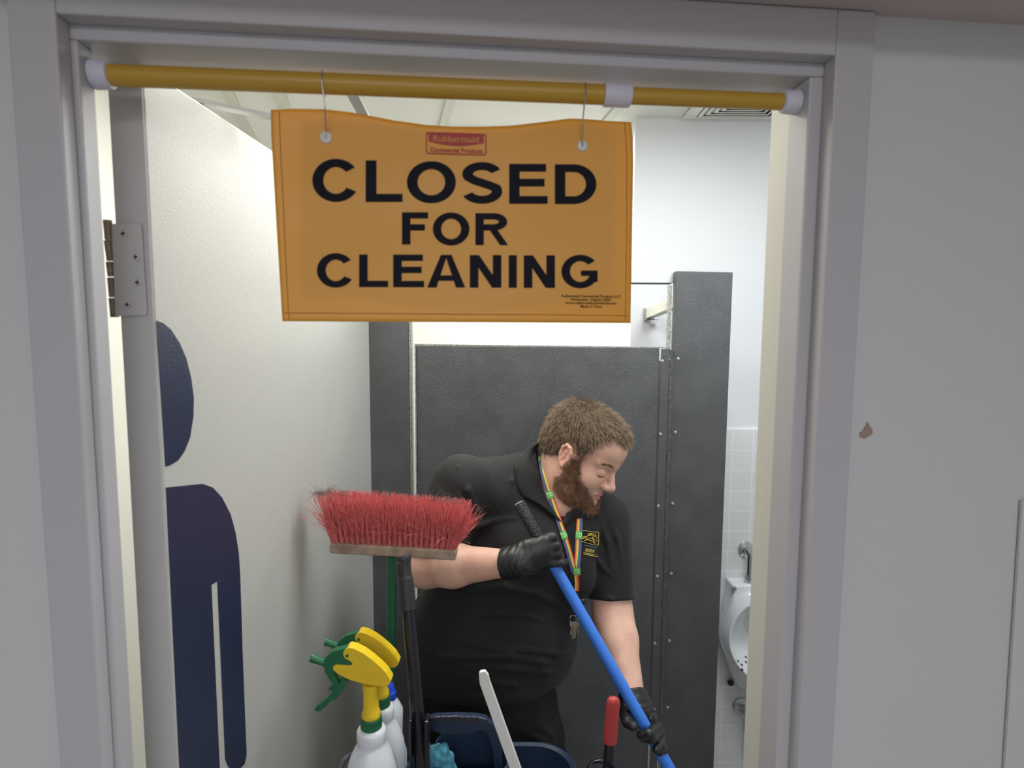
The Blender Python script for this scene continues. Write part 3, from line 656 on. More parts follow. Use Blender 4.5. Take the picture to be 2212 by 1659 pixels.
skull_simple = to_head(uni([ell((-.012, 0, .036), (.099, .077, .080)), ell((-.045, 0, -.006), (.068, .062, .062)), ell((.036, 0, .048), (.062, .063, .058)), ell((.026, 0, -.018), (.064, .061, .072)), ell((.026, 0, -.066), (.062, .058, .046)), ell((.040, 0, -.094), (.050, .048, .033))], .022))
neck = uni([cap(p(1222, 1085, 1.43), hw_(-.030, 0, -.045), .068, .058), cap(p(1226, 1098, 1.44), hw_(.010, 0, -.08), .045, .042)], .03)
# arm joints
RS, RE, RWR = p(1000, 1052, 1.39), p(920, 1224, 1.33), p(1096, 1216, 1.245)
LS, LE, LWR = p(1306, 1125, 1.455), p(1324, 1332, 1.38), p(1366, 1502, 1.262)
armR = uni([cap(RS, RE, .060, .046), cap(RE, RE+(RWR-RE)*.35, .044, .046), cap(RE+(RWR-RE)*.35, RWR, .046, .0285)], .02)
armL = uni([cap(LS, LE, .058, .047), cap(LE, LE+(LWR-LE)*.3, .043, .043), cap(LE+(LWR-LE)*.3, LWR, .043, .0270)], .02)
hipR, hipL = p(985, 1610, 1.46), p(1110, 1600, 1.46); kneeR, kneeL = np.array([-.14, 1.43, .50]), np.array([.115, 1.40, .50]); ankR, ankL = np.array([-.15, 1.50, .09]), np.array([.14, 1.48, .09])
torso_skin = uni([ell(p(1062, 1350, 1.45), (.18, .12, .14)), ell(p(1085, 1250, 1.44), (.165, .12, .14)), ell(p(1140, 1170, 1.44), (.16, .105, .12)), cap(p(1015, 1065, 1.41), p(1290, 1120, 1.46), .055, .05), ell(p(1045, 1560, 1.46), (.15, .11, .13))], .04)
legs_skin = uni([cap(hipR, kneeR, .085, .055), cap(kneeR, ankR, .052, .035), cap(hipL, kneeL, .085, .055), cap(kneeL, ankL, .052, .035)], .03)
body = uni([uni([torso_skin, legs_skin], .04), armR, armL, neck], .03)
bodyf = lambda P: smin(body(P), headf(P), .012)
def lod(P):
    d = body(P); hd = skull_simple(P); m_ = hd < .08
    if m_.any(): d = d.copy(); d[m_] = smin(d[m_], headf(P[m_]), .012); 
    nm = ~m_
    if nm.any(): d[nm] = smin(d[nm], hd[nm], .012)
    return d
man = thing('person', (0, 1.45, 0), 'bearded person in black polo shirt and gloves bending over a blue handle', 'person')
skin = sdf_obj('body', lod, (-.38, 1.10, .05), (.36, 1.68, 1.66), .0030, [M_skin, M_lips, M_beardb, mat('flushed_skin', (.60, .32, .25), .48, bump=.25, bscale=350, sss=.15)], man)
me = skin.data; nv = len(me.vertices); co = np.zeros(nv*3); me.vertices.foreach_get('co', co); co = co.reshape(-1, 3)
HZ = [-.085, -.078, -.030, .030, .034, .012, .012, .046, .076, .087, .093, .096]
def regions(Q):   # head-local points -> masks for scalp hair, beard, lips
    x, y, z = Q[:, 0], np.abs(Q[:, 1]), Q[:, 2]
    jit = .003*np.sin(x*410+y*300)+.002*np.sin(z*700+x*200)
    zmin = np.interp(x, [-.12, -.045, -.026, -.010, .012, .020, .034, .044, .056, .066, .074, .100], HZ)
    front = np.clip((y-.020)/.03, 0, 1)
    zmin = zmin+np.where(x > .05, -.010*(1-front)+.004*front, 0)
    scalp = (z > zmin+jit)
    zb = np.interp(x, [-.02, .0, .012, .020, .034, .046, .058, .070, .080, .090, .12], [-.085, -.068, -.046, .010, .008, -.018, -.034, -.044, -.058, -.066, -.075])
    beard = (z < zb+jit) & (x > -.002-(z+.06)*.15) & (z > -.165)
    mou = (x > .086) & (y < .026) & (z > -.0725)
    soul = (x > .078) & (y < .014) & (z > -.088)
    beard &= ~mou & ~soul
    lip = (x > .0885) & (z < -.0545) & (z > -.0735) & (y < .019)
    return scalp, beard, lip
Q = hloc(co)
nf = len(me.polygons); vi = np.zeros(len(me.loops), int); me.loops.foreach_get('vertex_index', vi); vi = vi.reshape(-1, 4); fc = co[vi].mean(1); Qf = hloc(fc)
near = headf(fc) < .004
sc_, bd_, lp_ = regions(Qf); mi = np.zeros(nf, int); mi[bd_ & near & (Qf[:, 2] < .01)] = 2; mi[(np.abs(Qf[:, 1]) > .0795) & near & (mi == 0)] = 3
me.polygons.foreach_set('material_index', mi); me.update()
lipm = to_head(lips_local(.0008)); lc_ = hw_(.093, 0, -.062)
sdf_obj('lips', inter(lambda P: headf(P)-.0004, lipm, .0008), lc_-.032, lc_+.032, .0014, M_lips, man)
# hair cap under the strands
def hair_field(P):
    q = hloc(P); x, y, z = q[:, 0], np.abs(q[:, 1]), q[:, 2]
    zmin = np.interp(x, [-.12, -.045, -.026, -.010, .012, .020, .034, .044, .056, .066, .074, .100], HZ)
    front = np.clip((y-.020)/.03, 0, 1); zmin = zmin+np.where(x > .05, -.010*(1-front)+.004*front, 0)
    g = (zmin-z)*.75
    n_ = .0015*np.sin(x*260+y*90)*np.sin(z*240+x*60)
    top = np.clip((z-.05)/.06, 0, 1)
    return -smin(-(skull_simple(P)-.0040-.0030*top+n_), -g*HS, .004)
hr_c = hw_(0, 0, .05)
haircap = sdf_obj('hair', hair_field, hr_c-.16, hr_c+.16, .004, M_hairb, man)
# strands
def strands(name, pts, nrm, flow, length, rad, mt, curl=.25, lift=.35, parent=None, stuff=True):
    N = len(pts); t = flow-(flow*nrm).sum(1)[:, None]*nrm; t /= np.linalg.norm(t, axis=1)[:, None]+1e-9
    d = t*(1-lift)+nrm*lift+RNG.normal(0, curl, (N, 3)); d /= np.linalg.norm(d, axis=1)[:, None]
    L = length*RNG.uniform(.6, 1.25, N)[:, None]; e = RNG.normal(0, 1, (N, 3)); e -= (e*d).sum(1)[:, None]*d; e /= np.linalg.norm(e, axis=1)[:, None]; g = np.cross(d, e)
    K = 4; ring = []
    bend = (t-nrm*.25)*L*.30
    for k in range(K):
        s = k/(K-1); c = pts+d*L*s+bend*s*s; r = rad*(1-.75*s)
        for j in range(3):
            a = 2*math.pi*j/3; ring.append(c+r*(math.cos(a)*e+math.sin(a)*g))
    v = np.stack(ring, 1).reshape(-1, 3); base = np.arange(N)[:, None]*(3*K); fs = []
    for k in range(K-1):
        for j in range(3):
            j2 = (j+1) % 3; fs.append(np.stack([base[:, 0]+k*3+j, base[:, 0]+k*3+j2, base[:, 0]+(k+1)*3+j2, base[:, 0]+(k+1)*3+j], 1))
    q = np.concatenate(fs); mm = bpy.data.meshes.new(name); mm.vertices.add(len(v)); mm.vertices.foreach_set('co', v.astype(np.float32).ravel())
    mm.loops.add(len(q)*4); mm.loops.foreach_set('vertex_index', q.astype(np.int32).ravel()); mm.polygons.add(len(q)); mm.polygons.foreach_set('loop_start', np.arange(0, len(q)*4, 4, dtype=np.int32)); mm.update(calc_edges=True)
    o = link(name, mm, mt, parent, True)
    if stuff: o['kind'] = 'stuff'
    return o
hm_ = haircap.data; hv = np.zeros(len(hm_.vertices)*3); hm_.vertices.foreach_get('co', hv); hv = hv.reshape(-1, 3)
sd_ = skull_simple(hv); hv = hv[(sd_ > .0025)]; hn = grad(skull_simple, hv); hn /= np.linalg.norm(hn, axis=1)[:, None]
pick = RNG.integers(0, len(hv), 15000); P0_ = hv[pick]+RNG.normal(0, .0015, (15000, 3)); N0 = hn[pick]
crown = hw_(-.075, .035, .11); fl = P0_-crown; ql = hloc(P0_)
wv = np.stack([np.sin(P0_[:, 0]*210+P0_[:, 2]*130), np.sin(P0_[:, 1]*190+P0_[:, 0]*170), np.sin(P0_[:, 2]*230+P0_[:, 1]*150)], 1)
fl = fl/np.linalg.norm(fl, axis=1)[:, None]+HF*.25-HU*np.clip((.08-ql[:, 2])*8, 0, 1)[:, None]*.6+wv*.28
side = np.clip((ql[:, 2]-.0)/.09, .15, 1)[:, None]
P0_ = P0_-N0*.002
strands('hair_strands', P0_, N0, fl, (.010+.010*side)*np.clip(1.25-ql[:, :1]*6, .55, 1), .00050, M_hair, .24, .30, haircap)
bmask = (mi == 2); bc = fc[bmask]; bn = grad(headf, bc); bn /= np.linalg.norm(bn, axis=1)[:, None]+1e-9
dens = 15000; pick = RNG.integers(0, len(bc), dens); P1 = bc[pick]+RNG.normal(0, .0034, (dens, 3)); N1 = grad(headf, P1); N1 /= np.linalg.norm(N1, axis=1)[:, None]+1e-9; P1 = P1-N1*(headf(P1)+.0004)[:, None]; qb = hloc(P1)
chin = np.clip((qb[:, 0]-.03)/.05, 0, 1)[:, None]*np.clip((-.05-qb[:, 2])/.04, 0, 1)[:, None]
strands('beard', P1, N1, -HU*1.0+HF*.25+np.zeros_like(P1), .0060+.0065*chin, .00040, M_beard, .38, .42, man)
# eyebrows
eb = []
for s in (1, -1):
    for i in range(170):
        t = RNG.uniform(0, 1); q = np.array([.100-.022*t**1.6, s*(.013+.036*t), .0215+.004*math.sin(t*3.1)+RNG.normal(0, .0016)])
        q[0] += .01; o_ = hw_(*q); dr = hw_(.0, s*.04, .03)-o_; dr /= np.linalg.norm(dr)
        for _ in range(30):
            v_ = float(headf(o_[None])[0]); 
            if v_ < .0003: break
            o_ = o_+dr*v_*.7
        eb.append((o_, s))
pp = np.array([e[0] for e in eb]); nn_ = grad(headf, pp); nn_ /= np.linalg.norm(nn_, axis=1)[:, None]; ff = np.array([HL*e[1]-HF*.2+HU*.15 for e in eb])
strands('eyebrows', pp, nn_, ff, .0080, .00024, M_beard, .15, .12, man)

el_ = []
for s in (1, -1):
    for i in range(60):
        t = i/59; o_ = hw_(.110, s*(.019+.027*t), -.0075-.0025*math.sin(t*3.14)); dr = hw_(.06, s*(.019+.027*t), -.006)-o_; dr /= np.linalg.norm(dr)
        for _ in range(40):
            v_ = float(headf(o_[None])[0])
            if v_ < .0003: break
            o_ = o_+dr*v_*.7
        el_.append(o_)
el_ = np.array(el_); nn_ = grad(headf, el_); nn_ /= np.linalg.norm(nn_, axis=1)[:, None]
strands('eyelashes', el_, nn_, np.tile(-HU, (len(el_), 1)), .0032, .00024, mat('lash', (.13, .075, .055), .6), .12, .35, man)
# shirt
belly = ell(p(1060, 1372, 1.42), (.214, .165, .175))
torso = uni([belly, ell(p(1048, 1450, 1.43), (.196, .15, .115)), ell(p(1090, 1448, 1.41), (.152, .15, .105)), ell(p(1085, 1255, 1.44), (.187, .145, .15)), ell(p(1142, 1178, 1.445), (.176, .14, .14)),
             cap(p(1012, 1058, 1.41), p(1296, 1120, 1.465), .074, .062), cap(p(1065, 1040, 1.44), p(1178, 1012, 1.45), .058, .050), sph(p(1247, 1143, 1.395), .047), ell(p(1235, 1235, 1.38), (.055, .06, .075))], .035)
def plane_cut(f, c, n, k=.003): return inter(f, half(c, n), k)
hemR = RS+(RE-RS)*.80; slR = plane_cut(uni([cap(RS, RE, .078, .064)], .01), hemR, RE-RS)
hemL = p(1325, 1294, 1.385); slL = plane_cut(uni([cap(LS, LE, .066, .0535)], .01), hemL, LE-LS+np.array([-.01, 0, 0]))
hemc = p(1150, 1503, 1.29); torso = plane_cut(torso, hemc, np.array([.10, .0, -1]), .006)
shirt0 = uni([torso, slR, slL], .014)
# collar: flared band round the neck
nb, nt_ = p(1222, 1085, 1.43), hw_(-.030, 0, -.045); na = (nt_-nb)/np.linalg.norm(nt_-nb)
def collar(P):
    a = (P-nb)@na; r = np.sqrt((((P-nb)-a[:, None]*na)**2).sum(1))
    fwd = ((P-nb)@np.array([.62, -.75, -.2]))
    top = .052-.50*np.clip(fwd+.02, 0, .2)
    R0 = .0775+np.clip(top-.004-a, 0, .1)*.48
    shell = np.abs(r-R0)-.0045
    return np.maximum(shell, np.maximum(a-top, top-.052-a))*.85
opening = cap(p(1232, 1085, 1.30), p(1222, 1125, 1.30), .016, .004)
shirt1 = shirt0
# neck hole
shirt1 = sub(shirt1, uni([cap(nb+na*.010, nt_, .0715, .0725)], .02), .003)
folds = []
def fold(pts, r=.006, depth=.0025): 
    q = []
    for (x, y) in pts:
        hpt = hit(shirt0, x, y, .9, 2)
        if hpt is not None: q.append(hpt+_f*depth)
    if len(q) > 1: r *= 1.35; folds.append(chain(q, [r*.35]+[r]*(len(q)-2)+[r*.35], .003))
fold([(905, 1395), (960, 1418), (1030, 1420), (1100, 1416), (1170, 1430), (1232, 1432)], .0065)
fold([(1000, 1388), (1060, 1400), (1130, 1404), (1200, 1412), (1240, 1405)], .006)
fold([(1040, 1440), (1110, 1446), (1180, 1452), (1230, 1450)], .005)
fold([(960, 1450), (1030, 1468), (1110, 1478), (1200, 1476)], .005)
fold([(930, 1300), (1010, 1276), (1090, 1268), (1160, 1282), (1215, 1310)], .007)
fold([(1000, 1340), (1070, 1325), (1140, 1330), (1200, 1350)], .005)
fold([(990, 1010), (1010, 1060), (1030, 1110), (1030, 1160)], .007)
fold([(1040, 985), (1065, 1040), (1075, 1100)], .006)
fold([(1100, 985), (1105, 1040), (1095, 1100)], .005)
fold([(1000, 1150), (1060, 1125), (1110, 1120)], .006)
fold([(1290, 1110), (1312, 1170), (1322, 1230)], .006)
fold([(1310, 1105), (1332, 1160), (1345, 1225)], .005)
fold([(1282, 1195), (1300, 1225), (1325, 1245)], .005)
fold([(1175, 1130), (1190, 1175), (1215, 1215)], .004)
fold([(1280, 1285), (1320, 1294), (1363, 1290)], .0035, .0015)
fold([(950, 1496), (1040, 1503), (1130, 1503), (1215, 1493)], .004, .002)
fu = folds
def shirtf(P):
    d = shirt1(P)
    for g in fu: 
        m_ = d < .03
        if m_.any(): d[m_] = smin(d[m_], g(P[m_]), .005)
    d = d+.0011*np.sin(P[:, 0]*55+P[:, 2]*38)*np.sin(P[:, 2]*47-P[:, 1]*30)
    return d
shirt = sdf_obj('polo_shirt', shirtf, (-.36, 1.15, .60), (.37, 1.68, 1.50), .0036, M_shirt, man)
def leaf(inner, outer, name):
    n = 26; mb = MB(); vs = []
    f2_ = lambda P: np.minimum(shirtf(P), body(P))
    def samp(pts, t):
        k = t*(len(pts)-1); i = min(int(k), len(pts)-2); u = k-i; return tuple(pts[i][j]*(1-u)+pts[i+1][j]*u for j in range(2))
    rowsd = []
    for s_, of in ((0, .0115), (.35, .0135), (.75, .0115), (1, .0045)):
        r_ = []
        for i in range(n+1):
            a = samp(inner, i/n); c = samp(outer, i/n); x, y = a[0]*(1-s_)+c[0]*s_, a[1]*(1-s_)+c[1]*s_
            h_ = hit(f2_, x, y, .9, 1.56); r_.append([x, y, None if h_ is None else h_[1], of])
        ys = [q[2] for q in r_]; good = [v for v in ys if v is not None]
        for i in range(n+1):
            if ys[i] is None: ys[i] = max(good)
        ya = np.array(ys)
        for _ in range(6): ya = np.convolve(np.pad(ya, 1, 'edge'), [.25, .5, .25], 'valid')
        rowsd.append([p(q[0], q[1], ya[i]-of) for i, q in enumerate(r_)])
    for r_ in rowsd: vs += r_
    N1_ = n+1; mb.add(vs, [(k*N1_+i, k*N1_+i+1, (k+1)*N1_+i+1, (k+1)*N1_+i) for k in range(3) for i in range(n)])
    o = mb.build(name, M_shirt, shirt, smooth=True); m1 = o.modifiers.new('s', 'SOLIDIFY'); m1.thickness = .0022; m1.offset = 0
    m2 = o.modifiers.new('b', 'SUBSURF'); m2.levels = m2.render_levels = 2
leaf([(1172, 957), (1163, 972), (1160, 990), (1163, 1015), (1170, 1045), (1182, 1078), (1200, 1108), (1214, 1128)], [(1160, 956), (1134, 970), (1116, 988), (1111, 1010), (1116, 1045), (1128, 1073), (1160, 1086), (1205, 1124)], 'collar')
leaf([(1214, 1126), (1224, 1108), (1240, 1098), (1262, 1092), (1292, 1086)], [(1220, 1140), (1236, 1124), (1248, 1120), (1266, 1120), (1294, 1116)], 'collar')
# trousers
def pants(P):
    return pf(P)+.0016*np.sin(P[:, 0]*40+P[:, 2]*60)*np.sin(P[:, 1]*40+P[:, 2]*23)
pf = uni([ell(p(1042, 1545, 1.445), (.180, .152, .16)), ell(p(1050, 1500, 1.43), (.178, .145, .10)), cap(hipR, kneeR, .112, .080), cap(kneeR, ankR, .078, .062), cap(hipL, kneeL, .116, .082), cap(kneeL, ankL, .080, .062), ell(p(1160, 1600, 1.40), (.07, .08, .10))], .03)
pf = plane_cut(pf, p(1080, 1462, 1.27), (0, 0, 1)); pf = plane_cut(pf, (0, 1.5, .045), (0, 0, -1))
pantsf = pf
fold2 = []
for pts in ([(1010, 1530), (1090, 1560), (1170, 1600), (1225, 1655)], [(1110, 1530), (1170, 1570), (1215, 1610)], [(1190, 1520), (1205, 1570), (1212, 1610)]):
    q = [hit(pf, x, y, .9, 2) for x, y in pts]; q = [a+_f*.002 for a in q if a is not None]
    if len(q) > 1: fold2.append(chain(q, [.002]+[.006]*(len(q)-2)+[.002], .003))
def pants(P):
    d = pantsf(P)
    for g in fold2: d = smin(d, g(P), .008)
    return d+.0016*np.sin(P[:, 0]*40+P[:, 2]*60)*np.sin(P[:, 1]*40+P[:, 2]*23)
trs = sdf_obj('trousers', pants, (-.36, 1.15, .03), (.34, 1.70, .86), .007, M_pants, man)
for (x, y) in [(1037, 1488), (1080, 1499)]:
    c = hit(pants, x, y, .9, 2); c = c if c is not None else p(x, y, 1.27)
    n_ = 20; r = .0037; MB().tube([c+np.array([math.cos(2*math.pi*i/n_)*r, -.004, math.sin(2*math.pi*i/n_)*r]) for i in range(n_+1)], .0009, 8, caps=False).build('eyelet', M_rivet, trs, smooth=True)
for (k, a, s) in (('shoe', ankR, -1), ('shoe', ankL, 1)):
    f = inter(uni([ell(a+[0, -.06, -.045], (.052, .15, .055)), cap(a+[0, .02, -.02], a+[0, .02, .05], .048)], .03), half((0, 0, .004), (0, 0, -1)))
    sdf_obj('shoe', f, a+[-.1, -.24, -.1], a+[.1, .12, .12], .008, M_shoe, man)

# blue-handled mop he is pushing
MA, MBp = p(1120, 1086, 1.285), p(1445, 1659, 1.19)
md = (MBp-MA)/np.linalg.norm(MBp-MA); Lf = (MA[2]-.06)/-md[2]
mop = thing('mop', MA+md*Lf, 'blue metal mop handle with black rubber grip held diagonally by the person', 'mop')
gl = np.linalg.norm(p(1192, 1206, 1.265)-MA)
MB().lathe([(0, .009), (.0008, .0125), (.004, .0135), (gl*.3, .0130), (gl-.004, .0128), (gl, .0125)], MA, md, 28).build('grip', M_grip, mop, smooth=True)
MB().lathe([(0, .0090), (.0006, .0090)], MA-md*.0004, md, 24).build('grip_cap', mat('grip_cap_rubber', (.22, .22, .21), .6), mop)
MB().lathe([(gl-.002, .0122), (gl, .0125), (Lf, .0125)], MA, md, 28).build('handle', M_blue, mop, smooth=True)
e_ = MA+md*Lf
MB().hexa([e_+np.array(q) for q in ((-.12, -.05, -.05), (.12, -.05, -.05), (.12, .05, -.05), (-.12, .05, -.05), (-.10, -.04, -.0), (.10, -.04, -.0), (.10, .04, .0), (-.10, .04, .0))]).build('mop_head', M_cart, mop, bevel=.01)

# gloves
def rel(a, t): return a
def pole(y): 
    t = (y-1086)/(1659-1086); return MA+(MBp-MA)*t
G = []
cuffd = (RWR-RE)/np.linalg.norm(RWR-RE)
PX = p
palm = uni([cap(RWR-cuffd*.004, PX(1120, 1212, 1.238), .0325, .0335), ell(PX(1150, 1196, 1.236), (.040, .020, .034), None), cap(PX(1120, 1206, 1.24), PX(1176, 1172, 1.237), .024, .0125), cap(PX(1120, 1218, 1.24), PX(1178, 1210, 1.238), .024, .0125),
            cap(PX(1120, 1212, 1.238), PX(1180, 1190, 1.233), .026, .0125), ell(PX(1140, 1225, 1.25), (.035, .02, .018))], .012)
def finger(a, b, c, d, r=.0102): return chain([a, b, c, d], [r*1.12, r*1.04, r*.95, r*.82], .003)
fingR = [finger(PX(1172, 1168, 1.237), PX(1194, 1160, 1.244), PX(1197, 1166, 1.280), PX(1178, 1176, 1.300)),
         finger(PX(1177, 1182, 1.233), PX(1201, 1178, 1.243), PX(1205, 1184, 1.278), PX(1187, 1192, 1.300)),
         finger(PX(1178, 1196, 1.234), PX(1203, 1196, 1.245), PX(1209, 1202, 1.276), PX(1192, 1208, 1.296)),
         finger(PX(1176, 1209, 1.238), PX(1192, 1217, 1.240), PX(1213, 1216, 1.252), PX(1222, 1213, 1.262), .0088)]
thumbR = chain([PX(1122, 1198, 1.25), PX(1150, 1180, 1.275), PX(1172, 1166, 1.297), PX(1188, 1157, 1.305)], [.015, .0135, .011, .0095], .003)
wr = []
for (a, b_) in (((1150, 1200), (1172, 1228)), ((1146, 1188), (1168, 1212)), ((1142, 1210), (1160, 1236)), ((1105, 1190), (1108, 1235)), ((1098, 1190), (1100, 1240))):
    pass
cuffR = inter(cap(RWR-cuffd*.012, RWR+cuffd*.03, .0330, .0325), half(RWR-cuffd*.006, -cuffd), .001)
gR = uni([palm]+fingR+[thumbR], .0045); gR = uni([inter(gR, half(RWR-cuffd*.006, -cuffd), .001), cuffR], .006)
def wrinkle(f, c0, axis, amp=.0006, fr=420):
    axis = np.asarray(axis); c0 = np.asarray(c0)
    def g(P):
        a = (P-c0)@axis; return f(P)+amp*np.sin(a*fr+3*np.sin(P[:, 2]*90))*np.exp(-(a/.05)**2)
    return g
gRw = wrinkle(gR, PX(1115, 1212, 1.24), cuffd)
sdf_obj('glove', gRw, PX(1150, 1195, 1.25)-[.085, .06, .075], PX(1150, 1195, 1.25)+[.095, .08, .075], .0022, M_glove, man)
cl = (LWR-LE)/np.linalg.norm(LWR-LE)
palmL = uni([cap(LWR, PX(1375, 1520, 1.260), .0285, .030), cap(PX(1376, 1518, 1.260), PX(1405, 1556, 1.250), .026, .0150), cap(PX(1366, 1520, 1.262), PX(1386, 1558, 1.256), .024, .016), cap(PX(1380, 1516, 1.262), PX(1412, 1572, 1.250), .022, .014)], .012)
fingL = [finger(PX(1404, 1553, 1.242), PX(1419, 1570, 1.208), PX(1402, 1584, 1.166), PX(1384, 1588, 1.172), .0105),
         finger(PX(1408, 1562, 1.245), PX(1424, 1582, 1.210), PX(1408, 1596, 1.168), PX(1388, 1594, 1.176), .0105),
         finger(PX(1412, 1572, 1.245), PX(1427, 1592, 1.212), PX(1427, 1612, 1.182), PX(1417, 1619, 1.168), .0098),
         finger(PX(1412, 1578, 1.250), PX(1428, 1604, 1.222), PX(1433, 1620, 1.195), PX(1424, 1626, 1.178), .0090)]
thumbL = chain([PX(1362, 1518, 1.252), PX(1350, 1540, 1.222), PX(1356, 1560, 1.188), PX(1368, 1569, 1.172)], [.016, .0135, .0118, .0098], .003)
cuffL = inter(cap(LWR-cl*.014, LWR+cl*.03, .0305, .0300), half(LWR-cl*.008, -cl), .001)
gL = uni([palmL]+fingL+[thumbL], .004); gL = uni([inter(gL, half(LWR-cl*.008, -cl), .001), cuffL], .006)
gLw = wrinkle(gL, PX(1375, 1515, 1.26), cl)
sdf_obj('glove', gLw, PX(1388, 1560, 1.205)-[.08, .075, .10], PX(1388, 1560, 1.205)+[.08, .075, .10], .0022, M_glove, man)

# lanyard with keys
lan = thing('lanyard', p(1243, 1240, 1.30), 'rainbow striped lanyard with green tabs around the person\'s neck', 'lanyard')
RB = [mat('lan_'+n_, c, .6) for n_, c in (('purple', (.16, .07, .25)), ('blue', (.03, .07, .22)), ('green', (.03, .25, .08)), ('yellow', (.75, .60, .10)), ('orange', (.75, .27, .04)), ('red', (.55, .05, .04)))]
allf = lambda P: np.minimum(np.minimum(shirtf(P), body(P)), skull_simple(P))
def surf_path(pts, off):
    out = []
    for (x, y) in pts:
        h_ = hit(allf, x, y, .9, 2); out.append((x, y, h_))
    Q_ = [o_[2] for o_ in out]; last = None
    for i, q in enumerate(Q_):
        if q is None: Q_[i] = last if last is not None else Q_[i+1]
        last = Q_[i]
    ys = np.array([q[1] for q in Q_])
    for i in range(1, len(ys)): ys[i] = min(ys[i], ys[i-1]+.05)
    return [p(x, y, ys[i]-off) for i, (x, y, _) in enumerate(out)]
def dens_(pts, n=6):
    o_ = []
    for a, c in zip(pts[:-1], pts[1:]):
        for t in range(n): o_.append((a[0]+(c[0]-a[0])*t/n, a[1]+(c[1]-a[1])*t/n))
    return o_+[pts[-1]]
def ribbon(P3, wd, name, mats, parent, rev=False, th=.0008):
    mb = MB(); n = len(P3); P3 = [np.asarray(q) for q in P3]; k = len(mats)
    rows_ = []
    for i in range(n):
        d = P3[min(i+1, n-1)]-P3[max(i-1, 0)]; vdir = P3[i]-CAM; s = np.cross(d, vdir); s /= np.linalg.norm(s); s = -s if rev else s; rows_.append((P3[i], s))
    for j in range(k):
        mb.mi = j; t0, t1 = j/k-.5, (j+1)/k-.5
        vs = []
        for q, s in rows_: vs += [q+s*wd*t0, q+s*wd*t1, q+s*wd*t1+_f*th, q+s*wd*t0+_f*th]
        fs = []
        for i in range(n-1):
            a = i*4
            fs += [(a, a+1, a+5, a+4), (a+3, a+7, a+6, a+2), (a, a+4, a+7, a+3), (a+1, a+2, a+6, a+5)]
        mb.add(vs, fs)
    return mb.build(name, mats, parent), rows_
sL = surf_path(dens_([(1171, 968), (1167, 985), (1170, 1008), (1176, 1036), (1187, 1068), (1200, 1102), (1213, 1140), (1224, 1172), (1233, 1205), (1241, 1236)]), .0075)
sR = surf_path(dens_([(1252, 1098), (1252, 1130), (1250, 1160), (1249, 1195), (1245, 1232)]), .004)
W1 = .0145
def smooth_(P3, it=4):
    P3 = [np.array(q) for q in P3]
    for _ in range(it): P3 = [P3[0]]+[(P3[i-1]+P3[i]*2+P3[i+1])/4 for i in range(1, len(P3)-1)]+[P3[-1]]
    return P3
sL, sR = smooth_(sL, 30), smooth_(sR, 10)
yk = min(sL[-1][1], sR[-1][1])-.004
_, rL = ribbon(sL, W1*.92, 'strap', RB, lan); _, rR = ribbon(sR, W1, 'strap', RB[::-1], lan)
tail = [p(1246, 1234, yk), p(1246, 1250, yk), p(1247, 1262, yk), p(1246, 1277, yk)]
ribbon(tail, .010, 'strap_end', [RB[3], RB[4], RB[5]], lan)
gt = mat('green_tab', (.10, .42, .08), .6); gt2 = mat('pale_green_print', (.50, .80, .40), .6)
def tab(P3, i, wd):
    a, c = P3[max(i-1, 0)], P3[min(i+1, len(P3)-1)]; d = (c-a)/np.linalg.norm(c-a); o_ = P3[i]-_f*.0012; q = [o_-d*.0085, o_+d*.0085]
    tb, _ = ribbon(q, wd, 'tab', [gt], lan); vdir = o_-CAM; s = np.cross(d, vdir); s /= np.linalg.norm(s)
    text_obj('TD', lambda u, v: o_-_f*.0006-s*u*-1*0-s*u-d*v if False else o_-_f*.0006+(s*u if s[0] > 0 else -s*u)-d*v, .0125, 'tab_print', gt2, tb, .03, .8)
def nearest(P3, y): 
    best = min(range(len(P3)), key=lambda i: abs((829.5-F*((P3[i]-CAM)@_U)/((P3[i]-CAM)@_f))-y)); return best
for y in (990, 1069, 1157): tab(sL, nearest(sL, y), W1)
tab(sR, nearest(sR, 1156), W1*1.05); tab(tail, 0, .016)
MB().lathe([(-.006, .004), (-.004, .007), (.004, .0075), (.006, .004)], p(1259, 1299, yk), (1, 0, .2), 16).build('key_fob', M_black, lan, smooth=True)
kd = [p(1246, 1278, yk), p(1247, 1290, yk)]
MB().tube(kd, .0045, 12).build('clip', M_black, lan, smooth=True)
MB().tube([p(1246, 1288, yk), p(1243, 1310, yk), p(1240, 1330, yk)], .0016, 8).build('cord', M_black, lan, smooth=True)
kc = p(1239, 1338, yk); n_ = 24
MB().tube([kc+np.array([math.cos(2*math.pi*i/n_)*.009, .002*math.sin(i), math.sin(2*math.pi*i/n_)*.010]) for i in range(n_+1)], .0012, 8, caps=False).build('key_ring', M_chrome, lan, smooth=True)
for i, (x0, y0, x1, y1, m_) in enumerate([(1237, 1345, 1233, 1372, M_chrome), (1240, 1345, 1237, 1380, M_chrome), (1242, 1346, 1242, 1378, M_keys), (1245, 1346, 1248, 1371, M_chrome), (1241, 1345, 1239, 1370, M_keys)]):
    a, c = p(x0, y0, yk-.002*i), p(x1, y1, yk-.002*i); d = (c-a)/np.linalg.norm(c-a)
    mb = MB(); mb.bar(a+d*.008, c, .0042, .0013, (0, 1, 0)); mb.lathe([(-.0007, .0068), (.0007, .0068)], a+d*.004, (0, 1, 0), 16); mb.build('key', m_, lan, bevel=.0003)
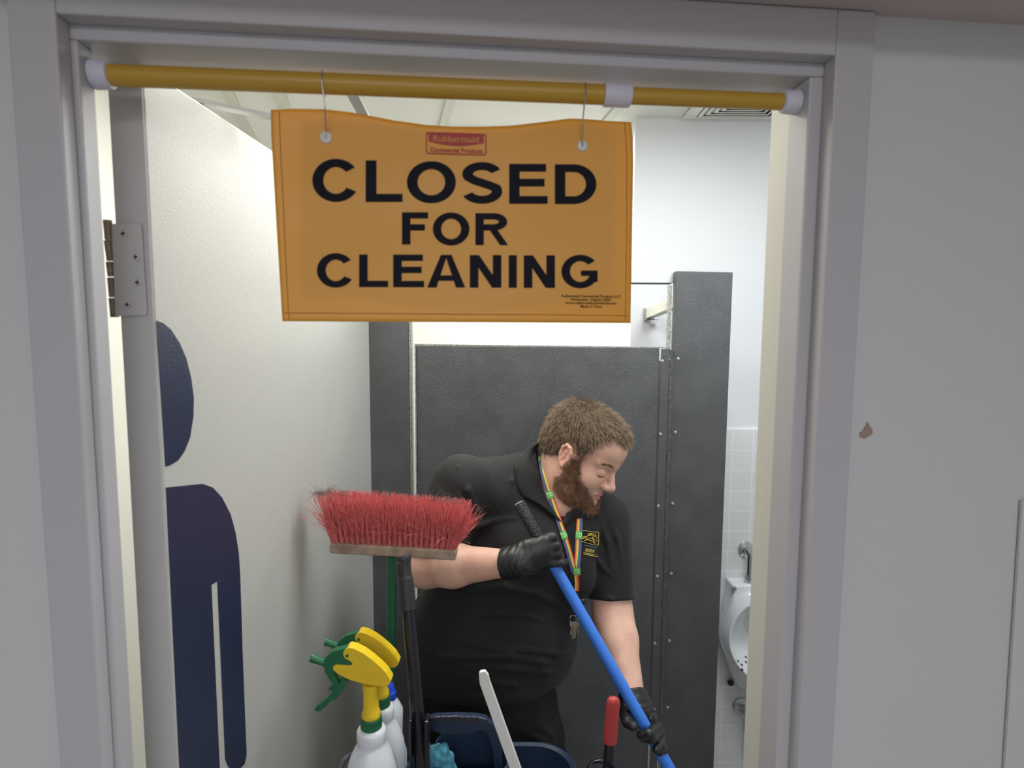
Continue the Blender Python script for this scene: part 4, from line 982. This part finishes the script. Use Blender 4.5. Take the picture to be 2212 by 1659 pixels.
# embroidered logo, buttons
def pl2(x, y, off=.002):
    h_ = hit(shirtf, x, y, .9, 2); return h_-_f*off
def surfpoly(pts, name, mt, parent, off=.0016):
    c = [pl2(x, y, off) for x, y in pts]; return MB().prism(c, _f*.0006).build(name, mt, parent)
def lx(x, y): return (x, y+(x-1256)*.19)
cr = [((1256, 1143), (1295, 1146)), ((1292, 1146), (1295, 1176)), ((1256, 1170), (1294, 1176))]
em = MB()
def eline(pts, w_=1.6):
    q = [pl2(*lx(x, y)) for x, y in pts]; em.tube(q, w_*.00052, 6, flat=.5)
eline([(1257, 1145), (1275, 1144), (1293, 1143)]); eline([(1293, 1143), (1293, 1158), (1292, 1171)]); eline([(1257, 1169), (1275, 1171), (1292, 1171)])
for pts in ([(1270, 1152), (1277, 1147), (1284, 1148), (1289, 1152)], [(1266, 1157), (1273, 1152), (1281, 1153), (1290, 1156)], [(1270, 1150), (1279, 1150), (1287, 1152)], [(1257, 1163), (1263, 1160), (1271, 1161), (1278, 1165)], [(1262, 1166), (1268, 1163), (1276, 1163), (1284, 1167)], [(1280, 1155), (1281, 1161), (1285, 1168)], [(1272, 1158), (1280, 1158), (1290, 1162)], [(1258, 1160), (1262, 1157), (1266, 1158)]): eline(pts, 2.4)
lgo = em.build('embroidered_logo', M_gold, shirt, smooth=True)
lc = pl2(*lx(1274, 1184)); ex = pl2(*lx(1290, 1184))-pl2(*lx(1258, 1184)); ex /= np.linalg.norm(ex); ey = np.cross(ex, _f); ey /= np.linalg.norm(ey); ey = ey if ey[2] > 0 else -ey
text_obj('lerarium', lambda u, v: lc-_f*.002+ex*u+ey*v, .0155, 'embroidered_text', M_gold, lgo, .02, .62)
eb2 = MB()
for y in (1192.5, 1195.5): 
    q = [pl2(*lx(x, y)) for x in (1260, 1270, 1280, 1290)]; eb2.tube(q, .0007, 6)
eb2.build('embroidered_line', M_gold, lgo, smooth=True)
q = [pl2(*lx(x, 1176)) for x in (1262, 1274, 1290)]; MB().tube(q, .0005, 6).build('embroidered_line', mat('blue_thread', (.2, .3, .5), .6), lgo)
for (x, y) in [(1203, 1160)]:
    c = pl2(x, y, .0015); MB().lathe([(0, .0048), (.0012, .0048), (.0016, .0034)], c, -_f, 16).build('button', mat('button', (.02, .022, .02), .3), shirt, smooth=True)
# ------------------------------------------------------------------ cleaning cart and what stands in it
zc = p(1150, 1609, 1.16)[2]
cart = thing('cleaning_cart', (-.03, 1.02, 0), 'dark navy plastic cleaning cart at the bottom edge with bottles and handles standing in it', 'cart')
def rr3(x0, x1, y0, y1, r, z, n=8):
    return [np.array([a, b_, z]) for a, b_ in rrect(x0, y0, x1, y1, r, n)]
def shell(mb, loops):
    n = len(loops[0]); vs = [q for l in loops for q in l]; fs = []
    for k in range(len(loops)-1):
        for i in range(n): j = (i+1) % n; fs.append((k*n+i, k*n+j, (k+1)*n+j, (k+1)*n+i))
    fs.append(tuple(range(n))); fs.append(tuple((len(loops)-1)*n+i for i in range(n)))
    return mb.add(vs, fs)
tx0, tx1 = p(892, 1620, 1.15)[0], p(1240, 1640, 1.10)[0]
ty0, ty1 = .93, 1.165
L_ = []
for (ins, dz, r) in [(.045, -.45, .05), (.006, -.03, .07), (0, -.012, .075), (-.004, -.010, .078), (-.005, 0, .078), (.000, .002, .075), (.006, -.002, .07), (.010, -.03, .068), (.045, -.40, .05)]:
    L_.append(rr3(tx0+ins, tx1-ins, ty0+ins, ty1-ins, r, zc+dz))
shell(MB(), L_).build('tub', M_cart, cart, smooth=True)
# round side bin on the left for the bottles
bc_ = np.array([p(805, 1650, 1.03)[0], 1.03]); br_ = .062
zb = p(800, 1628, 1.312)[2]
bl_ = lambda i_, z_, r_: rr3(bc_[0]-.062+i_, bc_[0]+.050-i_, .925+i_, 1.312-i_, r_, zb+z_)
bin_ = shell(MB(), [bl_(.008, -.30, .045), bl_(0, -.03, .052), bl_(-.004, -.004, .056), bl_(-.004, 0, .056), bl_(0, .001, .052), bl_(.005, -.03, .048), bl_(.010, -.22, .042)]).build('bottle_bin', M_cart2, cart, smooth=True)
bf = zb-.215
MB().tube([p(722, 1730, .985), p(730, 1680, .987), p(735, 1658, .990), p(741, 1644, .996), p(750, 1635, 1.005), p(761, 1630, 1.018), p(772, 1629, 1.027)], .0055, 12).build('rim_loop', M_cart2, cart, smooth=True)
MB().box((-.36, .88, .16), (.17, 1.20, .20)).build('base_deck', M_cart, cart, bevel=.01)
MB().box((tx0+.04, ty0+.04, .20), (tx1-.04, ty1-.04, zc-.44)).build('cart_body', M_cart, cart, bevel=.01)
MB().box((bc_[0]-.04, .99, .20), (bc_[0]+.04, 1.07, zb-.29)).build('bin_post', M_cart2, cart)
for (x, y) in ((-.31, .90), (-.31, 1.16), (.12, .90), (.12, 1.16)):
    MB().lathe([(-.012, .07), (.012, .07)], (x, y, .07), (1, 0, 0), 24).build('wheel', M_rubber, cart, smooth=True)
    MB().box((x-.016, y-.02, .07), (x+.016, y+.02, .165)).build('caster_fork', M_chrome, cart)
# clip channels that hold the black pole
for (x0, x1, y0) in ((885, 893, 1549), (918, 929, 1551)):
    a, c = p(x0, y0, 1.0), p(x1, 1720, 1.0); MB().box((a[0], .99, c[2]), (c[0], 1.015, a[2])).build('pole_clip', M_black, cart, bevel=.002)
a = p(907, 1700, 1.02); MB().box((a[0]-.018, 1.016, a[2]-.10), (a[0]+.018, 1.022, a[2]+.02)).build('clip_plate', M_black, cart)
# ring at the right
rc = p(1300, 1662, 1.057); MB().tube([rc+np.array([math.cos(t)*.024, math.sin(t)*.022, 0]) for t in np.linspace(0, 2*math.pi, 33)], .0042, 10, caps=False).build('holder_ring', M_black, cart, smooth=True)
MB().bar(rc+np.array([-.020, 0, -.004]), np.array([tx1-.012, 1.057, zc-.02]), .012, .006).build('ring_bracket', M_black, cart)

# caddy with carry handle inside the tub
cad = thing('caddy', (p(1000, 1600, 1.02)[0], 1.02, zc-.30), 'navy carry caddy with arched ribbed handle inside the cart tub', 'caddy')
YC = 1.04
outer_ = [(927, 1552), (940, 1549), (985, 1547), (1030, 1549), (1050, 1553), (1065, 1566), (1076, 1590), (1083, 1625), (1090, 1720)]
inner_ = [(1072, 1720), (1065, 1632), (1058, 1600), (1049, 1584), (1040, 1580), (1025, 1583), (1005, 1587), (980, 1589), (955, 1587), (938, 1581), (927, 1574)]
off_ = p(1000, 1600, YC)
MB().prism([p(x, y, YC) for x, y in outer_+inner_], (0, .014, 0)).build('handle', M_cart, cad, bevel=.002)
top_ = [(928, 1551), (985, 1549), (1048, 1555), (1048, 1562), (985, 1557), (928, 1559)]
MB().prism([p(x, y, YC-.0004) for x, y in top_], (0, .001, 0)).build('rib_slot', M_dark, cad)
for x in (940, 952, 965, 978, 992, 1005, 1018, 1032):
    a, c = p(x, 1547, YC-.001), p(x+.8, 1560, YC-.001); MB().box((a[0]-.0006, YC-.0025, c[2]), (a[0]+.0007, YC, a[2])).build('grip_rib', M_cart, cad)
a = p(932, 1720, YC); c = p(1100, 1720, YC); z9 = p(1000, 1652, 1.04)[2]
shell(MB(), [rr3(a[0]+.01, c[0]-.02, 1.025, 1.115, .025, z9-.16), rr3(a[0], c[0], 1.015, 1.13, .03, z9), rr3(a[0]+.004, c[0]-.004, 1.019, 1.126, .028, z9+.002), rr3(a[0]+.012, c[0]-.02, 1.03, 1.11, .025, z9-.14)]).build('tray', M_cart, cad, smooth=True)

# cloth
cl0 = p(952, 1640, 1.04)
cf = uni([ell(p(950, 1630, 1.045), (.020, .018, .018)), ell(p(958, 1620, 1.04), (.010, .012, .011)), ell(p(968, 1648, 1.05), (.012, .016, .022)), ell(p(938, 1650, 1.05), (.022, .02, .03)), ell(p(960, 1670, 1.05), (.024, .02, .03))], .006)
cfr = lambda P: cf(P)+.0018*np.sin(P[:, 0]*330+P[:, 2]*150)*np.sin(P[:, 2]*190-P[:, 0]*120)
o = sdf_obj('cleaning_cloth', cfr, cl0-.07, cl0+[.07, .06, .05], .0025, M_cloth); tag(o, 'crumpled teal cleaning cloth poking out of the cart tub beside the black pole', 'cloth')

# white flat stick
ST = 1.0
ws_ = thing('plastic_stick', p(1180, 1900, ST), 'flat cream plastic stick with angled tip leaning in the cart', 'handle')
pol = [(1034, 1456), (1037, 1452), (1048, 1450), (1055, 1459), (1058, 1472), (1126, 1662), (1205, 1880), (1180, 1885), (1101, 1662), (1036, 1478)]
MB().prism([p(x, y, ST) for x, y in pol], (0, .008, 0)).build('shaft', M_wstick, ws_, bevel=.0018)
o = p(1192, 1890, ST+.004); MB().lathe([(0, .02), (.04, .03), (.05, .02)], o-[0, 0, .05], (0, 0, 1), 16).build('brush_head', M_wplastic, ws_, smooth=True)
# red handle
rt = thing('hand_tool', p(1312, 1800, 1.06), 'tool with rounded red vinyl grip and black shaft standing right of the cart tub', 'tool')
a, c = p(1325, 1512, 1.06), p(1317, 1608, 1.06)
gd = (c-a)/np.linalg.norm(c-a)
prof = []
for t, r in ((-.006, .004), (-.004, .009), (0, .0118), (.006, .0126), (.04, .0128), (.075, .0131), (.084, .0134), (.086, .0122)): prof.append((t, r))
MB().tube([a+gd*t for t, _ in prof], [r for _, r in prof], 28, flat=.7).build('grip', M_redg, rt, smooth=True)
MB().tube([a+gd*.08, a+gd*.24], .0096, 20, flat=.6).build('shaft', M_black, rt, smooth=True)

# black telescopic pole
PT, PBm = p(872, 1200, 1.09), p(912, 1659, 1.0)
pdv = (PBm-PT)/np.linalg.norm(PBm-PT); LP = (PT[2]-(zc-.395))/-pdv[2]
pole_ = thing('telescopic_pole', PT+pdv*LP, 'glossy black pole with matte grip standing upright in the cart in front of the broom', 'pole')
gl2 = np.linalg.norm(p(886, 1317, 1.067)-PT)
MB().lathe([(0, .0125), (.003, .0140), (.008, .0130), (.020, .0118), (.035, .0120), (.040, .0126), (.041, .0134), (.043, .0134), (gl2-.004, .0150), (gl2-.001, .0150), (gl2, .0135)], PT, pdv, 30).build('grip', M_rubber, pole_, smooth=True)
MB().lathe([(gl2-.002, .0128), (LP, .0128)], PT, pdv, 30).build('shaft', M_black, pole_, smooth=True)
hx = PT+pdv*.016-np.array([.007, .0105, 0]); MB().tube([hx+ZZ*.007, hx-ZZ*.016], .0045, 14, flat=1).build('hang_slot', M_dark, pole_, smooth=True)

# broom, bristles up
YB = 1.20
broom = thing('broom', p(850, 1205, YB), 'upside-down broom with red bristles, grey wooden block and green handle standing in the cart', 'broom')
bl, brr = p(711, 1185, YB), p(985, 1201, YB); bx_ = (brr-bl); BL = np.linalg.norm(bx_); bx_ /= BL; by_ = np.array([0, 1., 0]); bz_ = np.cross(bx_, by_)
def BP(u, v, w_): return bl+bx_*u+by_*v+bz_*w_
hB, dB = .0110, .046
mb = MB(); mb.add([BP(u, v, w_) for w_ in (-hB, hB) for u, v in ((0, 0), (BL, 0), (BL, dB), (0, dB))], [(3, 2, 1, 0), (4, 5, 6, 7), (0, 1, 5, 4), (1, 2, 6, 5), (2, 3, 7, 6), (3, 0, 4, 7)]); mb.build('block', M_wood, broom, bevel=.004, seg=3)
mb = MB(); vs_all = []; fs_all = []
pp_, dd_, ll_ = [], [], []
rr = random.Random(3)
def bristle_batch(starts, dirs, lens, bend, rad):
    N = len(starts); K = 6; ring_ = []; e = np.cross(dirs, RNG.normal(0, 1, (N, 3))); e /= np.linalg.norm(e, axis=1)[:, None]; g = np.cross(dirs, e)
    for k in range(K):
        s = k/(K-1); c = starts+dirs*lens[:, None]*s+bend*(s**2.2); r = rad*(1-.35*s)
        for j in range(3):
            a = 2*math.pi*j/3; ring_.append(c+(math.cos(a)*e+math.sin(a)*g)*r)
    v = np.stack(ring_, 1).reshape(-1, 3); b0 = np.arange(N)*(3*K); q = []
    for k in range(K-1):
        for j in range(3):
            j2 = (j+1) % 3; q.append(np.stack([b0+k*3+j, b0+k*3+j2, b0+(k+1)*3+j2, b0+(k+1)*3+j], 1))
    return v, np.concatenate(q)
ST_, DR_, LN_, BN_ = [], [], [], []
for iv in range(4):
    v0_ = .006+iv*.0113
    for iu in range(24):
        u0_ = .006+iu*(BL-.012)/23+(.002 if iv % 2 else -.002)
        for k in range(24):
            a = rr.uniform(0, 6.28); r_ = .0026*math.sqrt(rr.random()); cu_ = (u0_-BL/2)/(BL/2)
            lean = (.10*cu_-.03)+.16*math.copysign(abs(cu_)**5, cu_); leanv = (iv-1.5)*.05
            d = bz_+bx_*(lean+rr.gauss(0, .035))+by_*(leanv+rr.gauss(0, .05)); d /= np.linalg.norm(d)
            ST_.append(BP(u0_+r_*math.cos(a), v0_+r_*math.sin(a), hB-.001)); DR_.append(d); L = .103+rr.gauss(0, .0009)-(.003*(cu_+1))
            stray = rr.random() < .08
            sp = .010 if not stray else .045
            LN_.append(L*(rr.uniform(.6, .98) if stray else 1)); BN_.append(bx_*rr.gauss(.0 , sp)+by_*rr.gauss(-.002 if stray else 0, sp*.8)+bz_*(-abs(rr.gauss(0, .02)) if stray else 0))
for k in range(240):   # frayed right edge
    d = bz_*1+bx_*rr.uniform(.15, .75)+by_*rr.gauss(-.1, .15); d /= np.linalg.norm(d)
    ST_.append(BP(BL-.008+rr.uniform(-.012, .004), rr.uniform(.003, .04), hB)); DR_.append(d); LN_.append(rr.uniform(.045, .095)); BN_.append(bx_*rr.uniform(-.01, .012)+bz_*rr.uniform(-.012, .012)+by_*rr.gauss(0, .01))
for k in range(60):
    d = bz_*1-bx_*rr.uniform(.2, .6)+by_*rr.gauss(-.1, .15); d /= np.linalg.norm(d)
    ST_.append(BP(.008+rr.uniform(-.004, .012), rr.uniform(.003, .04), hB)); DR_.append(d); LN_.append(rr.uniform(.05, .09)); BN_.append(-bx_*rr.uniform(-.01, .014)+bz_*rr.uniform(-.015, .005)+by_*rr.gauss(0, .01))
v, q = bristle_batch(np.array(ST_), np.array(DR_), np.array(LN_), np.array(BN_), .00062)
me = bpy.data.meshes.new('bristles'); me.from_pydata(v.tolist(), [], q.tolist()); o = link('bristles', me, M_bris, broom, True); o['kind'] = 'stuff'
# lint caught on the bristle tips
ST_, DR_, LN_, BN_ = [], [], [], []
for (x, y, n_, s_) in [(693, 1066, 130, .009), (715, 1062, 60, .010), (740, 1066, 40, .011), (940, 1078, 60, .012), (965, 1078, 50, .012), (990, 1082, 30, .009), (830, 1068, 30, .02), (880, 1073, 30, .02)]:
    for k in range(n_):
        c = p(x, y, YB+.005+rr.random()*.03)+np.array([rr.gauss(0, s_*.7), 0, rr.gauss(0, s_*.28)]); d = np.array([rr.gauss(0, 1), rr.gauss(0, .6), rr.gauss(0, .5)]); d /= np.linalg.norm(d)
        ST_.append(c); DR_.append(d); LN_.append(rr.uniform(.006, .02)); BN_.append(np.array([rr.gauss(0, .008), rr.gauss(0, .004), rr.gauss(0, .008)]))
v, q = bristle_batch(np.array(ST_), np.array(DR_), np.array(LN_), np.array(BN_), .00022)
me = bpy.data.meshes.new('lint'); me.from_pydata(v.tolist(), [], q.tolist()); o = link('lint', me, M_lint, broom, True); o['kind'] = 'stuff'; o['label'] = 'grey hair and lint tangled on the bristle tips'
ga, gb_ = p(847, 1202, YB+.02), p(842, 1450, YB+.005); gdv = (gb_-ga)/np.linalg.norm(gb_-ga)
MB().tube([ga, ga+gdv*((ga[2]-bf-.012)/-gdv[2])], .0105, 22).build('handle', M_green, broom, smooth=True)

# spray bottles
def sprayer(loc_px, Y, label, k=1.0):
    C0 = p(802, 1557, .98)       # reference: cap centre of the front bottle
    base_z = -(C0[2]-bf)
    root = thing('spray_bottle', C0, label, 'spray bottle', 'yellow and green trigger spray bottles')
    def q(x, y, d=0): return p(640+x/4.424, 1340+y/4.424, .98+d)
    def prof(pts, w_, name, mt, par, bev=.0018):
        return MB().prism([q(x, y, -w_/2) for x, y in pts], (0, w_, 0)).build(name, mt, par, bevel=bev, seg=3)
    prof([(500, 258), (560, 272), (645, 316), (725, 375), (800, 440), (862, 505), (908, 580), (893, 612), (866, 634), (780, 632), (700, 624), (640, 611), (570, 592), (500, 570), (435, 540), (385, 508), (352, 478), (345, 450), (368, 430), (430, 432), (520, 436), (535, 415), (500, 385), (465, 370), (445, 340), (446, 308), (468, 280)], .021, 'shroud', M_yelp, root)
    prof([(500, 258), (440, 276), (350, 298), (292, 345), (262, 388), (258, 440), (270, 480), (340, 500), (420, 520), (520, 500), (540, 400), (530, 300)], .015, 'head', M_greenp, root, .002)
    prof([(262, 440), (275, 505), (318, 575), (362, 635), (340, 700), (272, 768), (202, 818), (168, 852), (182, 874), (222, 877), (262, 848), (332, 776), (372, 768), (430, 700), (495, 590), (430, 540), (412, 610), (385, 560), (345, 500), (330, 440)], .011, 'trigger', M_greenp, root, .002)
    a, c = q(262, 402), q(140, 357); d = (c-a)/np.linalg.norm(c-a); L = np.linalg.norm(c-a)
    MB().lathe([(-.004, .0066), (L*.3, .0062), (L-.001, .0074), (L, .0070), (L, .0030), (L-.006, .0030)], a, d, 20).build('nozzle', M_greenp, root, smooth=True)
    pv = q(485, 340, -.0108); MB().lathe([(-.0002, .0030), (.0006, .0028)], pv, (0, -1, 0), 16).build('pivot_pin', M_greenp, root, smooth=True)
    for i in range(6):
        y0 = 475+i*24; xa = 655+i*2; xb = 770+i*14
        MB().bar(q(xa, y0, -.0108), q(xb, y0+18+i*3, -.0108), .0016, .0018, (0, 0, 1)).build('grip_ridge', M_yelp, root, bevel=.0003)
    cx_ = q(716, 900)[0]; zz_ = lambda y: q(716, y)[2]; cen = lambda y: (cx_, .98, zz_(y)); pxm = .98/1290/4.424*1.003
    MB().lathe([(0, 92*pxm), (.001, 94*pxm), (zz_(870)-zz_(915), 92*pxm), (zz_(850)-zz_(915), 78*pxm), (zz_(700)-zz_(915), 76*pxm), (zz_(600)-zz_(915), 80*pxm)], cen(915), (0, 0, 1), 32).build('neck', M_yelp, root, smooth=True)
    n_ = 40; H = zz_(912)-zz_(1015); mb = MB(); vs = []
    for z_, r_ in ((0, 102), (.001, 104), (H-.002, 104), (H, 98)):
        for j in range(n_*2): t = math.pi*j/n_; rr_ = (r_+(2.5 if j % 2 else 0))*pxm; vs.append((cx_+rr_*math.cos(t), .98+rr_*math.sin(t), zz_(1015)+z_))
    N2 = n_*2; fs = [(k*N2+j, k*N2+(j+1) % N2, (k+1)*N2+(j+1) % N2, (k+1)*N2+j) for k in range(3) for j in range(N2)]+[tuple(range(N2)), tuple(3*N2+j for j in range(N2))]
    mb.add(vs, fs).build('cap', M_greenp, root)
    P_ = [(1010, 95), (1020, 110), (1032, 135), (1050, 146), (1110, 147), (1140, 142), (1158, 138), (1180, 150), (1220, 176), (1260, 198), (1320, 225), (1400, 250), (1500, 262), (1600, 262)]
    pr_ = [(zz_(y)-C0[2], r_*pxm) for y, r_ in P_]; zb_ = bf-C0[2]+.002
    pr_ = [t for t in pr_ if t[0] > zb_+.01]; pr_ = [(z_, min(r_, .0455)) for z_, r_ in pr_]+[(zb_+.006, .0455), (zb_, .042)]
    MB().lathe(pr_[::-1], (cx_, .98, C0[2]), (0, 0, 1), 40).build('bottle', M_bottle, root, smooth=True)
    return root, C0
bin_.hide_render = False
s1, C0_ = sprayer(None, .98, 'nearer milky spray bottle with yellow and green trigger head, in front of the other')
def copy_tree(o, parent=None):
    c = o.copy(); COL.objects.link(c)
    if parent is not None: c.parent = parent; c.matrix_parent_inverse = o.matrix_parent_inverse.copy()
    for ch in list(o.children): copy_tree(ch, c)
    return c
s2 = copy_tree(s1); s2.location = V(p(822, 1511, 1.073)); s2['label'] = 'farther milky spray bottle with yellow and green trigger head, behind and above the nearer one'
# blue-capped bottle
B3 = p(841, 1500, 1.153); bb = thing('cleaner_bottle', B3, 'white plastic cleaner bottle with a bright blue neck behind the two trigger sprayers', 'bottle')
zq = lambda y: p(841, y, 1.153)[2]-B3[2]
u3 = 1.12/1290
MB().lathe([(bf-B3[2]+.002, .030), (bf-B3[2]+.006, .034), (zq(1625), .034), (zq(1612), .030), (zq(1600), .0245), (zq(1560), .0265), (zq(1533), .027), (zq(1518), .020), (zq(1508), .0135), (zq(1504), .012)], B3, (0, 0, 1), 36).build('body', M_bottle, bb, smooth=True)
MB().lathe([(zq(1509), .0135), (zq(1507), .0142), (zq(1494), .0142), (zq(1490), .0105), (zq(1480), .0100), (zq(1477), .008)], B3, (0, 0, 1), 28).build('blue_neck', M_bluecap, bb, smooth=True)
# spray can dome behind
B4 = p(818, 1500, 1.268); cn = thing('aerosol_can', B4, 'silver domed can half hidden behind the spray bottles and green handle', 'can')
zq4 = lambda y: p(818, y, 1.268)[2]-B4[2]
MB().lathe([(bf-B4[2]+.002, .039), (zq4(1520), .039), (zq4(1500), .0385), (zq4(1485), .034), (zq4(1474), .024), (zq4(1469), .008)], B4, (0, 0, 1), 36).build('can', M_chrome, cn, smooth=True)
